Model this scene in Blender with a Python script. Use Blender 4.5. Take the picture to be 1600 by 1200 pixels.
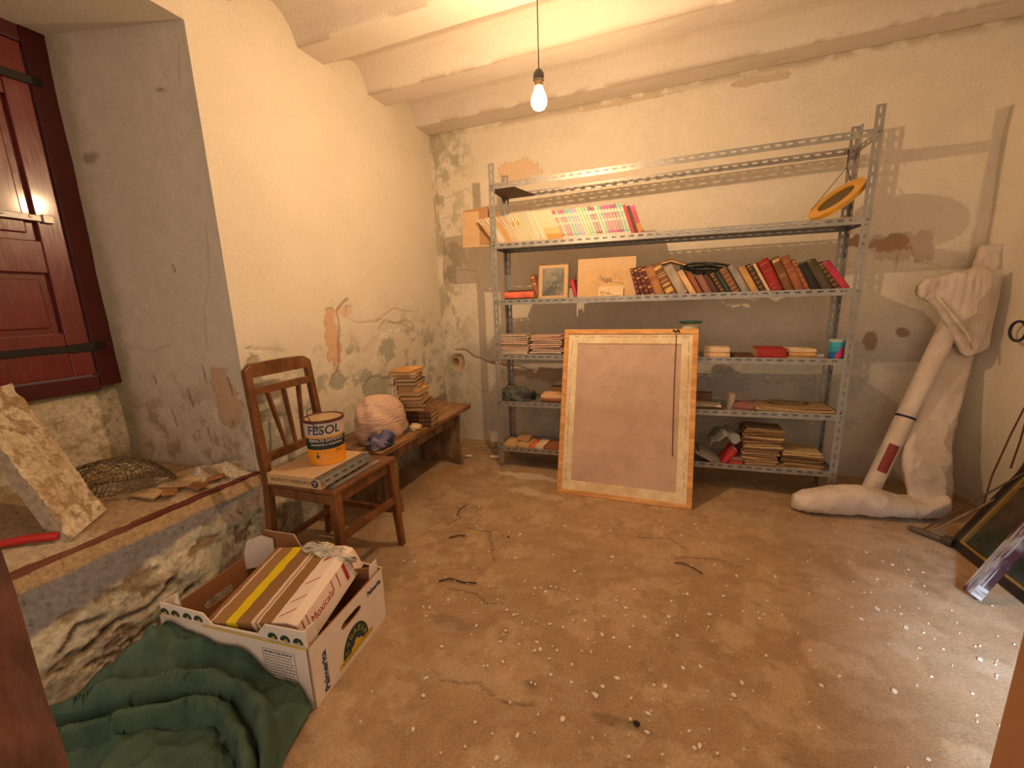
import bpy, math, random
import numpy as np
from mathutils import Matrix, Vector, Euler

for o in list(bpy.data.objects): bpy.data.objects.remove(o)
S = bpy.context.scene
COL = S.collection
PI = math.pi
R_ = math.radians
V = Vector

# ------------------------------------------------------------------ camera
cam_d = bpy.data.cameras.new('camera'); cam = bpy.data.objects.new('camera', cam_d); COL.objects.link(cam)
cam_d.sensor_width = 36.0; cam_d.lens = 36.0 * 634.8 / 1600.0
cam_d.clip_start = 0.02; cam_d.clip_end = 60
def _camrot():
    pitch, yaw, roll = .198, -.368, .031
    cp, sp, cy, sy, cr, sr = math.cos(pitch), math.sin(pitch), math.cos(yaw), math.sin(yaw), math.cos(roll), math.sin(roll)
    fwd = V((sy*cp, cy*cp, -sp)); right = V((cy, -sy, 0)); down = fwd.cross(right)
    r = right*cr + down*sr; d = down*cr - right*sr
    return Matrix((r, -d, -fwd)).transposed()
cam.matrix_world = Matrix.Translation((0, 0, 1.15)) @ _camrot().to_4x4()
S.camera = cam

# ------------------------------------------------------------------ light
S.view_settings.view_transform = 'Standard'; S.view_settings.look = 'None'
S.view_settings.gamma = 1.0; S.view_settings.use_curve_mapping = False
S.view_settings.exposure = 0.42
BULB_L = 5000.0*4
BULB_COL = (1.0, .65, .355)
W = bpy.data.worlds.new('world'); S.world = W; W.use_nodes = True
W.node_tree.nodes['Background'].inputs[0].default_value = (1.0, .79, .60, 1)
W.node_tree.nodes['Background'].inputs[1].default_value = 0.64
def area(name, loc, target, size, power, col, spread=PI):
    l = bpy.data.lights.new(name, 'AREA'); l.shape = 'RECTANGLE'; l.size, l.size_y = size
    l.energy = power; l.color = col; l.spread = spread
    o = bpy.data.objects.new(name, l); COL.objects.link(o); o.location = loc
    o.rotation_euler = (V(target)-V(loc)).to_track_quat('-Z', 'Y').to_euler(); return o
# daylight of the passage behind the camera and an added warm fill that evens the light
area('daylight_from_passage', (.45, -1.5, 1.9), (1.06, 1.22, 0), (.4, .5), 3.6, (.50, .72, 1.0), R_(17))
area('added_warm_fill', (.2, -2.2, 2.0), (-.3, 2.2, .6), (1.6, 1.2), 7, (1.0, .68, .42))

# ------------------------------------------------------------------ numpy noise
def _hash(i, j, s):
    h = (i.astype(np.int64)*374761393 + j.astype(np.int64)*668265263 + s*974634777) & 0x7fffffff
    h = ((h ^ (h >> 13))*1274126177) & 0x7fffffff
    return ((h ^ (h >> 16)) & 0xffff)/65535.0
def vn(x, y, s=0):
    xi = np.floor(x); yi = np.floor(y); fx = x-xi; fy = y-yi
    fx = fx*fx*(3-2*fx); fy = fy*fy*(3-2*fy)
    a = _hash(xi, yi, s); b = _hash(xi+1, yi, s); c = _hash(xi, yi+1, s); d = _hash(xi+1, yi+1, s)
    return (a*(1-fx)+b*fx)*(1-fy)+(c*(1-fx)+d*fx)*fy
def fbm(x, y, s=0, o=4, g=.5):
    t = 0; a = 1; n = 0
    for k in range(o):
        t = t+a*vn(x*2**k, y*2**k, s+k*17); n += a; a *= g
    return t/n
def ss(a, b, x):
    t = np.clip((x-a)/(b-a), 0, 1); return t*t*(3-2*t)
def pdist(x, y, pts):
    d = np.full(x.shape, 9.0)
    for (ax, ay), (bx, by) in zip(pts[:-1], pts[1:]):
        vx, vy = bx-ax, by-ay; t = np.clip(((x-ax)*vx+(y-ay)*vy)/(vx*vx+vy*vy+1e-9), 0, 1)
        d = np.minimum(d, np.hypot(x-ax-t*vx, y-ay-t*vy))
    return d
def mixc(c, col, m):
    return c*(1-m[..., None]) + np.array(col, float)*m[..., None]

# ------------------------------------------------------------------ materials
MATS = {}
def nt(name):
    m = bpy.data.materials.new(name); m.use_nodes = True
    n = m.node_tree; return m, n, n.nodes, n.links, n.nodes['Principled BSDF']
def mat(name, col, rough=.7, metal=0, ns=20, na=.15, bump=.1, bs=60, vcol=False, stretch=(1, 1, 1), col2=None, spec=.4, seed=0, bd=.002, trans=0, coat=0, pit=.35, crumple=0, pitscale=22):
    if name in MATS: return MATS[name]
    m, n, N, L, P = nt(name)
    tc = N.new('ShaderNodeTexCoord'); mp = N.new('ShaderNodeMapping'); mp.inputs['Scale'].default_value = stretch
    mp.inputs['Location'].default_value = (seed*3.7, seed*1.3, seed*.7)
    L.new(tc.outputs['Object'], mp.inputs[0])
    nz = N.new('ShaderNodeTexNoise'); nz.inputs['Scale'].default_value = ns; nz.inputs['Detail'].default_value = 6; nz.inputs['Roughness'].default_value = .65
    L.new(mp.outputs[0], nz.inputs[0])
    rp = N.new('ShaderNodeMapRange'); rp.inputs[1].default_value = .3; rp.inputs[2].default_value = .7
    rp.inputs[3].default_value = 1-na; rp.inputs[4].default_value = 1+na
    L.new(nz.outputs[0], rp.inputs[0])
    mx = N.new('ShaderNodeMix'); mx.data_type = 'RGBA'; mx.blend_type = 'MULTIPLY'; mx.inputs[0].default_value = 1
    if vcol:
        sn = N.new('ShaderNodeTexNoise'); sn.inputs['Scale'].default_value = pitscale; sn.inputs['Detail'].default_value = 12; sn.inputs['Roughness'].default_value = .75; L.new(mp.outputs[0], sn.inputs[0])
        sr = N.new('ShaderNodeMapRange'); sr.inputs[1].default_value = .335; sr.inputs[2].default_value = .40; sr.inputs[3].default_value = 1-pit; sr.inputs[4].default_value = 1; L.new(sn.outputs[0], sr.inputs[0])
        sm_ = N.new('ShaderNodeMath'); sm_.operation = 'MULTIPLY'; L.new(sr.outputs[0], sm_.inputs[0]); L.new(rp.outputs[0], sm_.inputs[1])
        rp = sm_
        at = N.new('ShaderNodeAttribute'); at.attribute_name = 'Col'; L.new(at.outputs['Color'], mx.inputs[6])
    elif col2 is not None:
        m2 = N.new('ShaderNodeMix'); m2.data_type = 'RGBA'; m2.inputs[6].default_value = (*col, 1); m2.inputs[7].default_value = (*col2, 1)
        n2 = N.new('ShaderNodeTexNoise'); n2.inputs['Scale'].default_value = ns*.35; n2.inputs['Detail'].default_value = 5
        L.new(mp.outputs[0], n2.inputs[0]); r2 = N.new('ShaderNodeMapRange'); r2.inputs[1].default_value = .42; r2.inputs[2].default_value = .6
        L.new(n2.outputs[0], r2.inputs[0]); L.new(r2.outputs[0], m2.inputs[0]); L.new(m2.outputs[2], mx.inputs[6])
    else: mx.inputs[6].default_value = (*col, 1)
    L.new(rp.outputs[0], mx.inputs[7]); L.new(mx.outputs[2], P.inputs['Base Color'])
    P.inputs['Roughness'].default_value = rough; P.inputs['Metallic'].default_value = metal
    P.inputs['Specular IOR Level'].default_value = spec
    if coat: P.inputs['Coat Weight'].default_value = coat; P.inputs['Coat Roughness'].default_value = .12
    if bump:
        nb = N.new('ShaderNodeTexNoise'); nb.inputs['Scale'].default_value = bs; nb.inputs['Detail'].default_value = 5
        L.new(mp.outputs[0], nb.inputs[0]); bp = N.new('ShaderNodeBump'); bp.inputs['Strength'].default_value = bump; bp.inputs['Distance'].default_value = bd
        L.new(nb.outputs[0], bp.inputs['Height']); L.new(bp.outputs[0], P.inputs['Normal'])
        if crumple:
            nd = N.new('ShaderNodeTexNoise'); nd.inputs['Scale'].default_value = 5; L.new(mp.outputs[0], nd.inputs[0])
            ma = N.new('ShaderNodeMix'); ma.data_type = 'VECTOR'; ma.inputs[0].default_value = .12; L.new(mp.outputs[0], ma.inputs[4]); L.new(nd.outputs['Color'], ma.inputs[5])
            vo = N.new('ShaderNodeTexVoronoi'); vo.feature = 'F1'; vo.inputs['Scale'].default_value = crumple; L.new(ma.outputs[1], vo.inputs[0])
            b2 = N.new('ShaderNodeBump'); b2.inputs['Strength'].default_value = .8; b2.inputs['Distance'].default_value = .35/crumple
            L.new(vo.outputs['Distance'], b2.inputs['Height']); L.new(bp.outputs[0], b2.inputs['Normal']); L.new(b2.outputs[0], P.inputs['Normal'])
    MATS[name] = m; return m
def ramp_mat(name, axis, stops, rough=.6, scale=1.0, noise=.0, bump=.1):
    """colour bands along one object axis (flat print on a real surface); position stops are metres"""
    if name in MATS: return MATS[name]
    m, n, N, L, P = nt(name)
    tc = N.new('ShaderNodeTexCoord'); sp = N.new('ShaderNodeSeparateXYZ'); L.new(tc.outputs['Object'], sp.inputs[0])
    mr = N.new('ShaderNodeMapRange'); mr.inputs[1].default_value = 0; mr.inputs[2].default_value = scale
    nz = N.new('ShaderNodeTexNoise'); nz.inputs['Scale'].default_value = 25; L.new(tc.outputs['Object'], nz.inputs[0])
    ma = N.new('ShaderNodeMath'); ma.operation = 'MULTIPLY_ADD'; ma.inputs[1].default_value = noise
    L.new(nz.outputs[0], ma.inputs[0]); L.new(sp.outputs['XYZ'.index(axis)], ma.inputs[2]); L.new(ma.outputs[0], mr.inputs[0])
    cr = N.new('ShaderNodeValToRGB'); cr.color_ramp.interpolation = 'CONSTANT'
    e = cr.color_ramp.elements
    e[0].position = 0; e[0].color = (*stops[0][1], 1); e.remove(e[1])
    for p, c in stops[1:]:
        k = e.new(p/scale); k.color = (*c, 1)
    L.new(mr.outputs[0], cr.inputs[0]); L.new(cr.outputs[0], P.inputs['Base Color'])
    P.inputs['Roughness'].default_value = rough
    if bump:
        bp = N.new('ShaderNodeBump'); bp.inputs['Strength'].default_value = bump; bp.inputs['Distance'].default_value = .002
        L.new(nz.outputs[0], bp.inputs['Height']); L.new(bp.outputs[0], P.inputs['Normal'])
    MATS[name] = m; return m

M_wall = mat('plaster', (1, 1, 1), .9, ns=80, na=.06, bump=.45, bs=75, pit=.13, vcol=True, spec=.2, bd=.003)
M_rough = mat('rough_plaster', (1, 1, 1), .92, ns=60, na=.30, bump=.9, bs=60, pit=.6, pitscale=30, vcol=True, spec=.2, bd=.006)
M_floor = mat('concrete', (1, 1, 1), .75, ns=130, na=.22, bump=.5, bs=150, pit=.4, pitscale=55, vcol=True, spec=.3, bd=.003)
M_steel = mat('galvanised_steel', (.36, .34, .31), .42, metal=.6, ns=14, na=.18, bump=.05, bs=80)
M_strip = mat('dull_steel', (.13, .125, .115), .5, metal=.4, ns=20, na=.2)
M_bolt = mat('bolt_steel', (.30, .27, .22), .4, metal=.8)
M_oak = mat('orange_wood', (.60, .26, .07), .5, ns=9, na=.22, bump=.15, bs=40, stretch=(1, 1, 6), col2=(.74, .38, .13))
M_chair = mat('chair_wood', (.135, .05, .017), .34, ns=16, na=.35, bump=.15, bs=50, stretch=(3, 3, 1), col2=(.20, .078, .027))
M_bench = mat('bench_wood', (.20, .095, .038), .5, ns=14, na=.3, bump=.3, bs=30, stretch=(4, 1, 4), col2=(.33, .18, .08))
M_benchleg = mat('bench_leg_wood', (.16, .085, .04), .75, ns=14, na=.3, bump=.4, bs=30, stretch=(4, 4, 1), col2=(.25, .15, .08))
M_shut = mat('dark_red_gloss', (.135, .010, .009), .30, ns=12, na=.25, bump=.45, bs=28, stretch=(1, 3, .5), spec=.6, coat=.5, bd=.004)
M_shutshade = mat('shaded_red_frame', (.07, .006, .005), .4, ns=12, na=.3, bump=.4, bs=30)  # shutter red darkened to put the shade on the window frame into its colour
M_iron = mat('black_iron', (.025, .02, .018), .5, metal=.5, bump=.4, bs=60)
M_zinc = mat('zinc_latch', (.35, .34, .33), .4, metal=.7, bump=.2)
M_card = mat('cardboard_brown', (.40, .22, .10), .8, ns=30, na=.08, bump=.1)
M_cardL = mat('cardboard_tan', (.55, .36, .19), .8, ns=30, na=.08, bump=.1)
M_cardin = mat('cardboard_inner', (.33, .14, .055), .8, ns=30, na=.08, bump=.1)
M_white = mat('white_print_card', (.78, .67, .58), .6, ns=20, na=.05, bump=.08)
M_paper = mat('old_paper', (.66, .50, .30), .85, ns=40, na=.2, bump=.3, bs=120)
M_paperW = mat('pale_paper', (.72, .62, .48), .85, ns=40, na=.12, bump=.2, bs=120)
M_pages = mat('page_block', (.44, .29, .155), .85, ns=60, na=.25, bump=.3, bs=200, stretch=(4, 4, 1))
M_gold = mat('gilt', (.70, .42, .13), .4, metal=.5)
M_ink = mat('print_ink', (.03, .035, .06), .6)
M_inkr = mat('red_ink', (.45, .03, .04), .6)
M_brn = mat('frame_post_brown', (.14, .05, .025), .6, ns=22, na=.5, bump=1.0, bs=26, stretch=(1, 1, .35), col2=(.055, .022, .012), bd=.010)
M_brnR = mat('frame_post_orange', (.34, .15, .06), .6, ns=18, na=.2, bump=.4, bs=30, stretch=(1, 1, .4), col2=(.27, .11, .045))
M_vinyl = mat('white_sheeting', (.68, .57, .48), .5, ns=8, na=.08, bump=.3, bs=14, spec=.35, col2=(.60, .49, .40), bd=.01, crumple=6)
M_green = mat('green_cloth', (.058, .100, .074), .85, ns=25, na=.15, bump=.25, bs=16, col2=(.080, .124, .086), spec=.15, bd=.006, crumple=6)
M_greyc = mat('grey_cloth', (.10, .095, .085), .9, ns=25, na=.25, bump=.5, bs=60)
M_black = mat('black_plastic', (.012, .012, .013), .4)
M_enamel = mat('cream_enamel', (.62, .53, .34), .3, ns=10, na=.1)
M_genam = mat('green_enamel', (.02, .11, .07), .3)

# ------------------------------------------------------------------ mesh builder
class MB:
    def __init__(s): s.v = []; s.f = []; s.m = []
    def add(s, vs, fs, mi=0, mx=None):
        b = len(s.v)
        s.v += [tuple((mx @ V(p)) if mx is not None else p) for p in vs]
        s.f += [tuple(i+b for i in f) for f in fs]; s.m += [mi]*len(fs); return s
    def box(s, lo, hi, mi=0, mx=None):
        x0, y0, z0 = lo; x1, y1, z1 = hi
        vs = [(x0, y0, z0), (x1, y0, z0), (x1, y1, z0), (x0, y1, z0), (x0, y0, z1), (x1, y0, z1), (x1, y1, z1), (x0, y1, z1)]
        return s.add(vs, [(0, 3, 2, 1), (4, 5, 6, 7), (0, 1, 5, 4), (1, 2, 6, 5), (2, 3, 7, 6), (3, 0, 4, 7)], mi, mx)
    def hexa(s, b, t, mi=0):
        """b, t: four bottom and four top points"""
        return s.add(list(b)+list(t), [(0, 3, 2, 1), (4, 5, 6, 7), (0, 1, 5, 4), (1, 2, 6, 5), (2, 3, 7, 6), (3, 0, 4, 7)], mi)
    def bar(s, a, b, w, d, up=(0, 0, 1), mi=0, w2=None, d2=None):
        a = V(a); b = V(b); z = (b-a).normalized(); x = V(up).cross(z)
        if x.length < 1e-4: x = V((1, 0, 0)).cross(z)
        x.normalize(); y = z.cross(x)
        w2 = w if w2 is None else w2; d2 = d if d2 is None else d2
        q = lambda p, w_, d_: [p-x*w_/2-y*d_/2, p+x*w_/2-y*d_/2, p+x*w_/2+y*d_/2, p-x*w_/2+y*d_/2]
        return s.hexa([tuple(p) for p in q(a, w, d)], [tuple(p) for p in q(b, w2, d2)], mi)
    def tube(s, pts, r, n=8, mi=0, caps=True, closed=False):
        pts = [V(p) for p in pts]; rs = r if isinstance(r, (list, tuple)) else [r]*len(pts)
        b = len(s.v); prev = None; k = len(pts)
        for i, p in enumerate(pts):
            if closed: t = pts[(i+1) % k]-pts[i-1]
            else: t = pts[min(i+1, k-1)]-pts[max(i-1, 0)]
            t.normalize()
            if prev is None:
                x = t.orthogonal().normalized()
            else:
                x = prev-t*prev.dot(t); x.normalize()
            prev = x; y = t.cross(x)
            for j in range(n):
                a = 2*PI*j/n; s.v.append(tuple(p+(x*math.cos(a)+y*math.sin(a))*rs[i]))
        for i in range(k if closed else k-1):
            for j in range(n):
                i2 = (i+1) % k
                s.f.append((b+i*n+j, b+i*n+(j+1) % n, b+i2*n+(j+1) % n, b+i2*n+j)); s.m.append(mi)
        if caps and not closed:
            s.f.append(tuple(b+j for j in range(n))[::-1]); s.m.append(mi)
            s.f.append(tuple(b+(k-1)*n+j for j in range(n))); s.m.append(mi)
        return s
    def lathe(s, prof, n=24, mx=None, mi=0, mis=None):
        b = len(s.v)
        for r, z in prof:
            for j in range(n):
                a = 2*PI*j/n; p = V((r*math.cos(a), r*math.sin(a), z)); s.v.append(tuple(mx @ p if mx is not None else p))
        for i in range(len(prof)-1):
            for j in range(n):
                s.f.append((b+i*n+j, b+i*n+(j+1) % n, b+(i+1)*n+(j+1) % n, b+(i+1)*n+j)); s.m.append(mis[i] if mis else mi)
        return s
    def prism(s, pts, z0, z1, mi=0, mx=None):
        n = len(pts); vs = [(x, y, z0) for x, y in pts]+[(x, y, z1) for x, y in pts]
        fs = [tuple(range(n))[::-1], tuple(range(n, 2*n))]+[(i, (i+1) % n, n+(i+1) % n, n+i) for i in range(n)]
        return s.add(vs, fs, mi, mx)
    def perf(s, L, Wd, mx, pitch=.05, sl=.024, sw=.008, off=.5, t=.0016, mi=0):
        """flat steel flange with a row of real slots: length along x, width along y"""
        n = max(1, int(round(L/pitch))); p = L/n
        for i in range(n):
            x0, x1 = i*p, (i+1)*p; cx = (x0+x1)/2; hx0, hx1 = cx-sl/2, cx+sl/2; hy = Wd*off; hy0, hy1 = hy-sw/2, hy+sw/2
            o = [(x0, 0), (x1, 0), (x1, Wd), (x0, Wd)]; h = [(hx0, hy0), (hx1, hy0), (hx1, hy1), (hx0, hy1)]
            vs = [(a, b, 0) for a, b in o+h]+[(a, b, t) for a, b in o+h]
            fs = []
            for k in range(4):
                k2 = (k+1) % 4
                fs += [(k, 4+k, 4+k2, k2), (8+k, 8+k2, 12+k2, 12+k), (4+k, 12+k, 12+k2, 4+k2)]
            fs += [(0, 1, 9, 8), (2, 3, 11, 10)]
            if i == 0: fs.append((3, 0, 8, 11))
            if i == n-1: fs.append((1, 2, 10, 9))
            s.add(vs, fs, mi, mx)
        return s
    def build(s, name, mats, parent=None, smooth=False, bevel=0, seg=1, loc=None):
        me = bpy.data.meshes.new(name); me.from_pydata(s.v, [], s.f); me.update()
        if not isinstance(mats, (list, tuple)): mats = [mats]
        for m in mats: me.materials.append(m)
        if len(mats) > 1: me.polygons.foreach_set('material_index', s.m)
        if smooth:
            me.polygons.foreach_set('use_smooth', [True]*len(me.polygons))
            if smooth != 'all': me.set_sharp_from_angle(angle=R_(40))
        o = bpy.data.objects.new(name, me); COL.objects.link(o)
        if parent is not None: o.parent = parent
        if loc is not None: o.location = loc
        if bevel:
            b = o.modifiers.new('bevel', 'BEVEL'); b.width = bevel; b.segments = seg; b.limit_method = 'ANGLE'; b.angle_limit = R_(40)
        return o
def tag(o, label, cat, group=None, kind=None):
    o['label'] = label; o['category'] = cat
    if group: o['group'] = group
    if kind: o['kind'] = kind
    return o
def empty(name, loc, label=None, cat=None, group=None, rot=(0, 0, 0)):
    o = bpy.data.objects.new(name, None); COL.objects.link(o); o.location = loc; o.rotation_euler = rot; o.empty_display_size = .05
    if label: tag(o, label, cat, group)
    return o
def struct(o, label=None, cat=None):
    o['kind'] = 'structure'
    if label: o['label'] = label
    if cat: o['category'] = cat
    return o
def copy_tree(o, parent=None):
    c = o.copy(); COL.objects.link(c)
    if parent is not None: c.parent = parent
    for ch in list(o.children): copy_tree(ch, c)
    return c
def grid_obj(name, patches, mats, smooth=True):
    """patches: list of (P (n,m,3), C (n,m,3), material index, flip)"""
    vs = []; cs = []; fs = []; mi = []; b = 0
    for P, C, k, flip in patches:
        n, m = P.shape[:2]; vs.append(P.reshape(-1, 3)); cs.append(C.reshape(-1, 3))
        I = np.arange(n*m).reshape(n, m)+b
        q = np.stack([I[:-1, :-1], I[1:, :-1], I[1:, 1:], I[:-1, 1:]], -1).reshape(-1, 4)
        if flip: q = q[:, ::-1]
        fs.append(q); mi.append(np.full(len(q), k)); b += n*m
    v = np.concatenate(vs); c = np.concatenate(cs); f = np.concatenate(fs).astype(np.int32); mi = np.concatenate(mi).astype(np.int32)
    me = bpy.data.meshes.new(name); me.vertices.add(len(v)); me.vertices.foreach_set('co', v.astype(np.float32).ravel())
    me.loops.add(len(f)*4); me.loops.foreach_set('vertex_index', f.ravel())
    me.polygons.add(len(f)); me.polygons.foreach_set('loop_start', np.arange(len(f), dtype=np.int32)*4)
    for m in mats: me.materials.append(m)
    me.update(calc_edges=True); me.validate()
    me.polygons.foreach_set('material_index', mi)
    if smooth: me.polygons.foreach_set('use_smooth', np.ones(len(f), bool))
    a = me.color_attributes.new('Col', 'FLOAT_COLOR', 'POINT')
    a.data.foreach_set('color', np.concatenate([np.clip(c, 0, 1), np.ones((len(c), 1))], 1).astype(np.float32).ravel())
    me.update(); o = bpy.data.objects.new(name, me); COL.objects.link(o); return o
def mesh2d(a0, a1, b0, b1, st):
    a = np.linspace(a0, a1, max(2, int(round(abs(a1-a0)/st))+1)); b = np.linspace(b0, b1, max(2, int(round(abs(b1-b0)/st))+1))
    return np.meshgrid(a, b, indexing='ij')
def text_mb(txt, size, depth=.0004, shear=0., bold=0., align='CENTER'):
    cu = bpy.data.curves.new('lettering', 'FONT'); cu.body = txt; cu.size = size; cu.extrude = depth; cu.shear = shear; cu.offset = bold; cu.align_x = align
    cu.resolution_u = 3
    o = bpy.data.objects.new('lettering', cu); COL.objects.link(o)
    me = bpy.data.meshes.new_from_object(o.evaluated_get(bpy.context.evaluated_depsgraph_get()))
    vs = [tuple(v.co) for v in me.vertices]; fs = [tuple(p.vertices) for p in me.polygons]
    bpy.data.objects.remove(o); bpy.data.curves.remove(cu); bpy.data.meshes.remove(me)
    return vs, fs
def text_part(name, txt, size, mx, m, parent, **k):
    vs, fs = text_mb(txt, size, **k); b = MB(); b.add(vs, fs, 0, mx); return b.build(name, m, parent)
def MX(o, x, y, z=None):
    """matrix with origin o and axes x, y (z = x cross y)"""
    x = V(x).normalized(); y = V(y).normalized(); z = x.cross(y).normalized(); y = z.cross(x)
    m = Matrix((x, y, z)).transposed().to_4x4(); m.translation = V(o); return m

# ------------------------------------------------------------------ room dimensions
K = 1.055                                   # room shell scaled about the camera to fit shadows; features in unscaled image coordinates
XL, XR, YW, ZC = -1.761, 1.572, 2.982, 2.408
YJ = 1.236; XN = -2.38
def UZ(z): return z*K-.063
def sillz(x): return .409+(XL-x)*.115
OXL, OYJ, OS = -1.669, 1.172, .448
CREAM = np.array((.74, .66, .53))

# ceiling: plastered beams with small vaults between them
y = np.arange(-.45, YW+.02, .007)
vx = np.array([0, .12, .33, .55, .68, .80, .92, 1.0]); vz = np.array([0, .03, .068, .108, .122, .105, .062, 0])*K
PER = .5106
def ceil_z(y):
    u = (y-1.781) % PER
    z = np.where(u < .169, 0, np.interp((u-.169)/(PER-.169), vx, vz))
    return ZC+.004+z
Xg, Yg = np.meshgrid(np.arange(-1.85, 1.68, .02), y, indexing='ij')
Zg = ceil_z(Yg+.006*fbm(Xg*3, Yg*2, 5)) + .004*(fbm(Xg*4, Yg*8, 3)-.5) + .003*(fbm(Xg*25, Yg*25, 4)-.5)
C = np.broadcast_to(np.array((.70, .62, .52)), Xg.shape+(3,)).copy()
C *= (.93+.14*fbm(Xg*3, Yg*5, 8))[..., None]
u = (Yg-1.781) % PER
edge = np.exp(-((np.minimum(np.abs(u), PER-u))/.008)**2)*(fbm(Xg*6, Yg*3, 11) > .5)
C = mixc(C, (.36, .25, .16), np.clip(edge*.6, 0, 1))
C = mixc(C, (.50, .38, .27), ss(.62, .8, fbm(Xg*5, Yg*14, 12))*.15)
struct(grid_obj('ceiling', [(np.stack([Xg, Yg, Zg], -1), C, 0, True)], [M_wall]))

# back wall
x, z = mesh2d(-1.72, 1.56, -.02, 2.47, .0075)
n1 = fbm(x*2.2, z*2.2, 21, 6, .6); n2 = fbm(x*9, z*9, 22, 5, .6); n3 = fbm(x*30, z*30, 23, 3)
D = .012*(n1-.5)+.004*(n2-.5)+.0015*(n3-.5)
C = np.broadcast_to(CREAM, x.shape+(3,)).copy(); C *= (.93+.14*n2)[..., None]
low = ss(1.15, .6, z+.35*(n1-.5))                                            # damp lower half, greyer lime wash
C = mixc(C, (.52, .47, .41), low*.75); C = mixc(C, (.55, .46, .36), ss(.52, .72, fbm(x*11, z*5, 24, 6, .65))*.35*(.15+.85*low))
C = mixc(C, (.42, .33, .24), ss(.66, .74, fbm(x*22, z*22, 46, 5, .65))*.5*(.08+.92*low))
C = mixc(C, (.38, .39, .36), low*ss(.5, .68, fbm(x*5, z*5, 25))*.6)
C = mixc(C, (.66, .56, .44), low*ss(.58, .66, fbm(x*6+3, z*6, 26))*.6)
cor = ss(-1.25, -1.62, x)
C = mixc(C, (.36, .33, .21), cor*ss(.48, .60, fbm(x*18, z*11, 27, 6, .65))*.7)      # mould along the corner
m = np.exp(-(((x+1.47)/.12)**2+((z-2.17)/.10)**2)*1.2)*ss(.42, .55, fbm(x*28, z*28, 28)); C = mixc(C, (.33, .31, .20), np.clip(m, 0, 1)*.75)
m = ss(2.30, 2.345, z)*ss(.35, .55, fbm(x*14, z*14, 29)); C = mixc(C, (.40, .32, .22), m*.6)
def patch(cx, cz, rx, rz, seed, thr=.0):
    d = 1-np.sqrt(((x-cx)/rx)**2+((z-cz)/rz)**2)+1.5*(fbm(x*17, z*17, seed, 6, .62)-.5)
    return ss(thr, thr+.12, d)
for cx, cz, rx, rz, col, sd, dp in [(-.98, 2.03, .17, .06, (.72, .50, .32), 31, .003), (1.19, .925, .035, .03, (.32, .19, .10), 32, .004), (1.06, .88, .03, .05, (.30, .20, .12), 33, .004),
                                    (.42, 2.30, .16, .022, (.56, .44, .30), 47, .004), (-.30, 2.32, .30, .014, (.58, .47, .33), 48, .003), (1.13, 1.37, .15, .09, (.56, .46, .37), 34, .003), (1.10, 1.40, .09, .04, (.40, .22, .13), 45, .003), (-.85, .62, .24, .05, (.42, .29, .20), 37, .006), (.62, .70, .2, .08, (.47, .47, .43), 38, .001),
                                    (-1.16, .70, .10, .03, (.62, .42, .28), 40, .007), (.35, .60, .12, .09, (.45, .46, .45), 41, .001), 
                                    (.95, 1.42, .05, .03, (.34, .16, .09), 44, .003)]:
    m = patch(cx, cz, rx, rz, sd); C = mixc(C, col, m*.85); C = mixc(C, (.30, .20, .13), (4*m*(1-m))**2*.5); D = D-dp*m
hole = ss(0, .5, 1-np.sqrt(((x+1.545)/.07)**2+((z-.70)/.075)**2)+.5*(fbm(x*20, z*20, 35)-.5)); C = mixc(C, (.46, .29, .17), hole*.8); D = D-.03*hole
hole2 = ss(0, .5, 1-np.sqrt(((x+1.58)/.03)**2+((z-.695)/.035)**2)+.4*(fbm(x*20, z*20, 36)-.5)); C = mixc(C, (.20, .12, .07), hole2*.7); D = D-.035*hole2
for k, pts in enumerate([[(-1.56, .79), (-1.47, .79), (-1.40, .74), (-1.30, .71), (-1.19, .685), (-1.05, .68), (-.95, .64)], [(-1.645, 2.3), (-1.64, 1.9), (-1.63, 1.5), (-1.60, 1.1)], [(-1.60, 1.78), (-1.5, 1.80), (-1.42, 1.79), (-1.36, 1.74)],
                         [(-1.60, 1.90), (-1.5, 1.93), (-1.4, 1.97), (-1.33, 1.90)], [(-1.58, 1.38), (-1.45, 1.41), (-1.35, 1.39)], [(1.10, 1.42), (1.13, 1.35), (1.12, 1.26)], [(1.17, 1.39), (1.2, 1.3), (1.30, 1.26)], [(-1.42, .52), (-1.36, .47), (-1.29, .48)]]):
    d = pdist(x+.02*(fbm(x*9, z*9, 50+k)-.5), z+.03*(fbm(x*9, z*9, 60+k)-.5), pts); w = .006 if k == 0 else .0035
    m = np.exp(-(d/w)**2); C = mixc(C, (.26, .17, .10), m*(.8 if k == 0 else .45)); D = D-(.016 if k == 0 else .004)*m
rub = ss(.10, .0, z+.08*(n2-.5)); C = mixc(C, (.42, .31, .21), rub*.7); D = D+.01*rub*(n3)
struct(grid_obj('wall_back', [(np.stack([x*K, YW-D, UZ(z)], -1), C, 0, False)], [M_wall]))

# left wall with its deep window recess
patches = []
def wallcol(a, z, s):
    C = np.broadcast_to(CREAM, a.shape+(3,)).copy(); return C*(.94+.12*fbm(a*6, z*6, s))[..., None]
yy, zz = mesh2d(OYJ, 2.85, OS-.01, 2.50, .0075)
n1 = fbm(yy*2.2, zz*2.2, 71, 5); n3 = fbm(yy*26, zz*26, 72, 3)
D = .014*(n1-.5)+.002*(n3-.5)
C = wallcol(yy, zz, 73)
low = ss(1.10, .80, zz-.10*(yy-1.9)+.35*(n1-.5))
C = mixc(C, (.58, .47, .34), ss(.66, .74, fbm(yy*20, zz*20, 84, 5, .65))*.35*(.1+.9*low))
C = mixc(C, (.60, .53, .42), low*.5); C = mixc(C, (.36, .35, .27), low*ss(.50, .62, fbm(yy*12, zz*12, 74, 6, .65))*.85); C = mixc(C, (.74, .68, .58), low*ss(.55, .62, fbm(yy*7+5, zz*7, 75))*.5)
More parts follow.
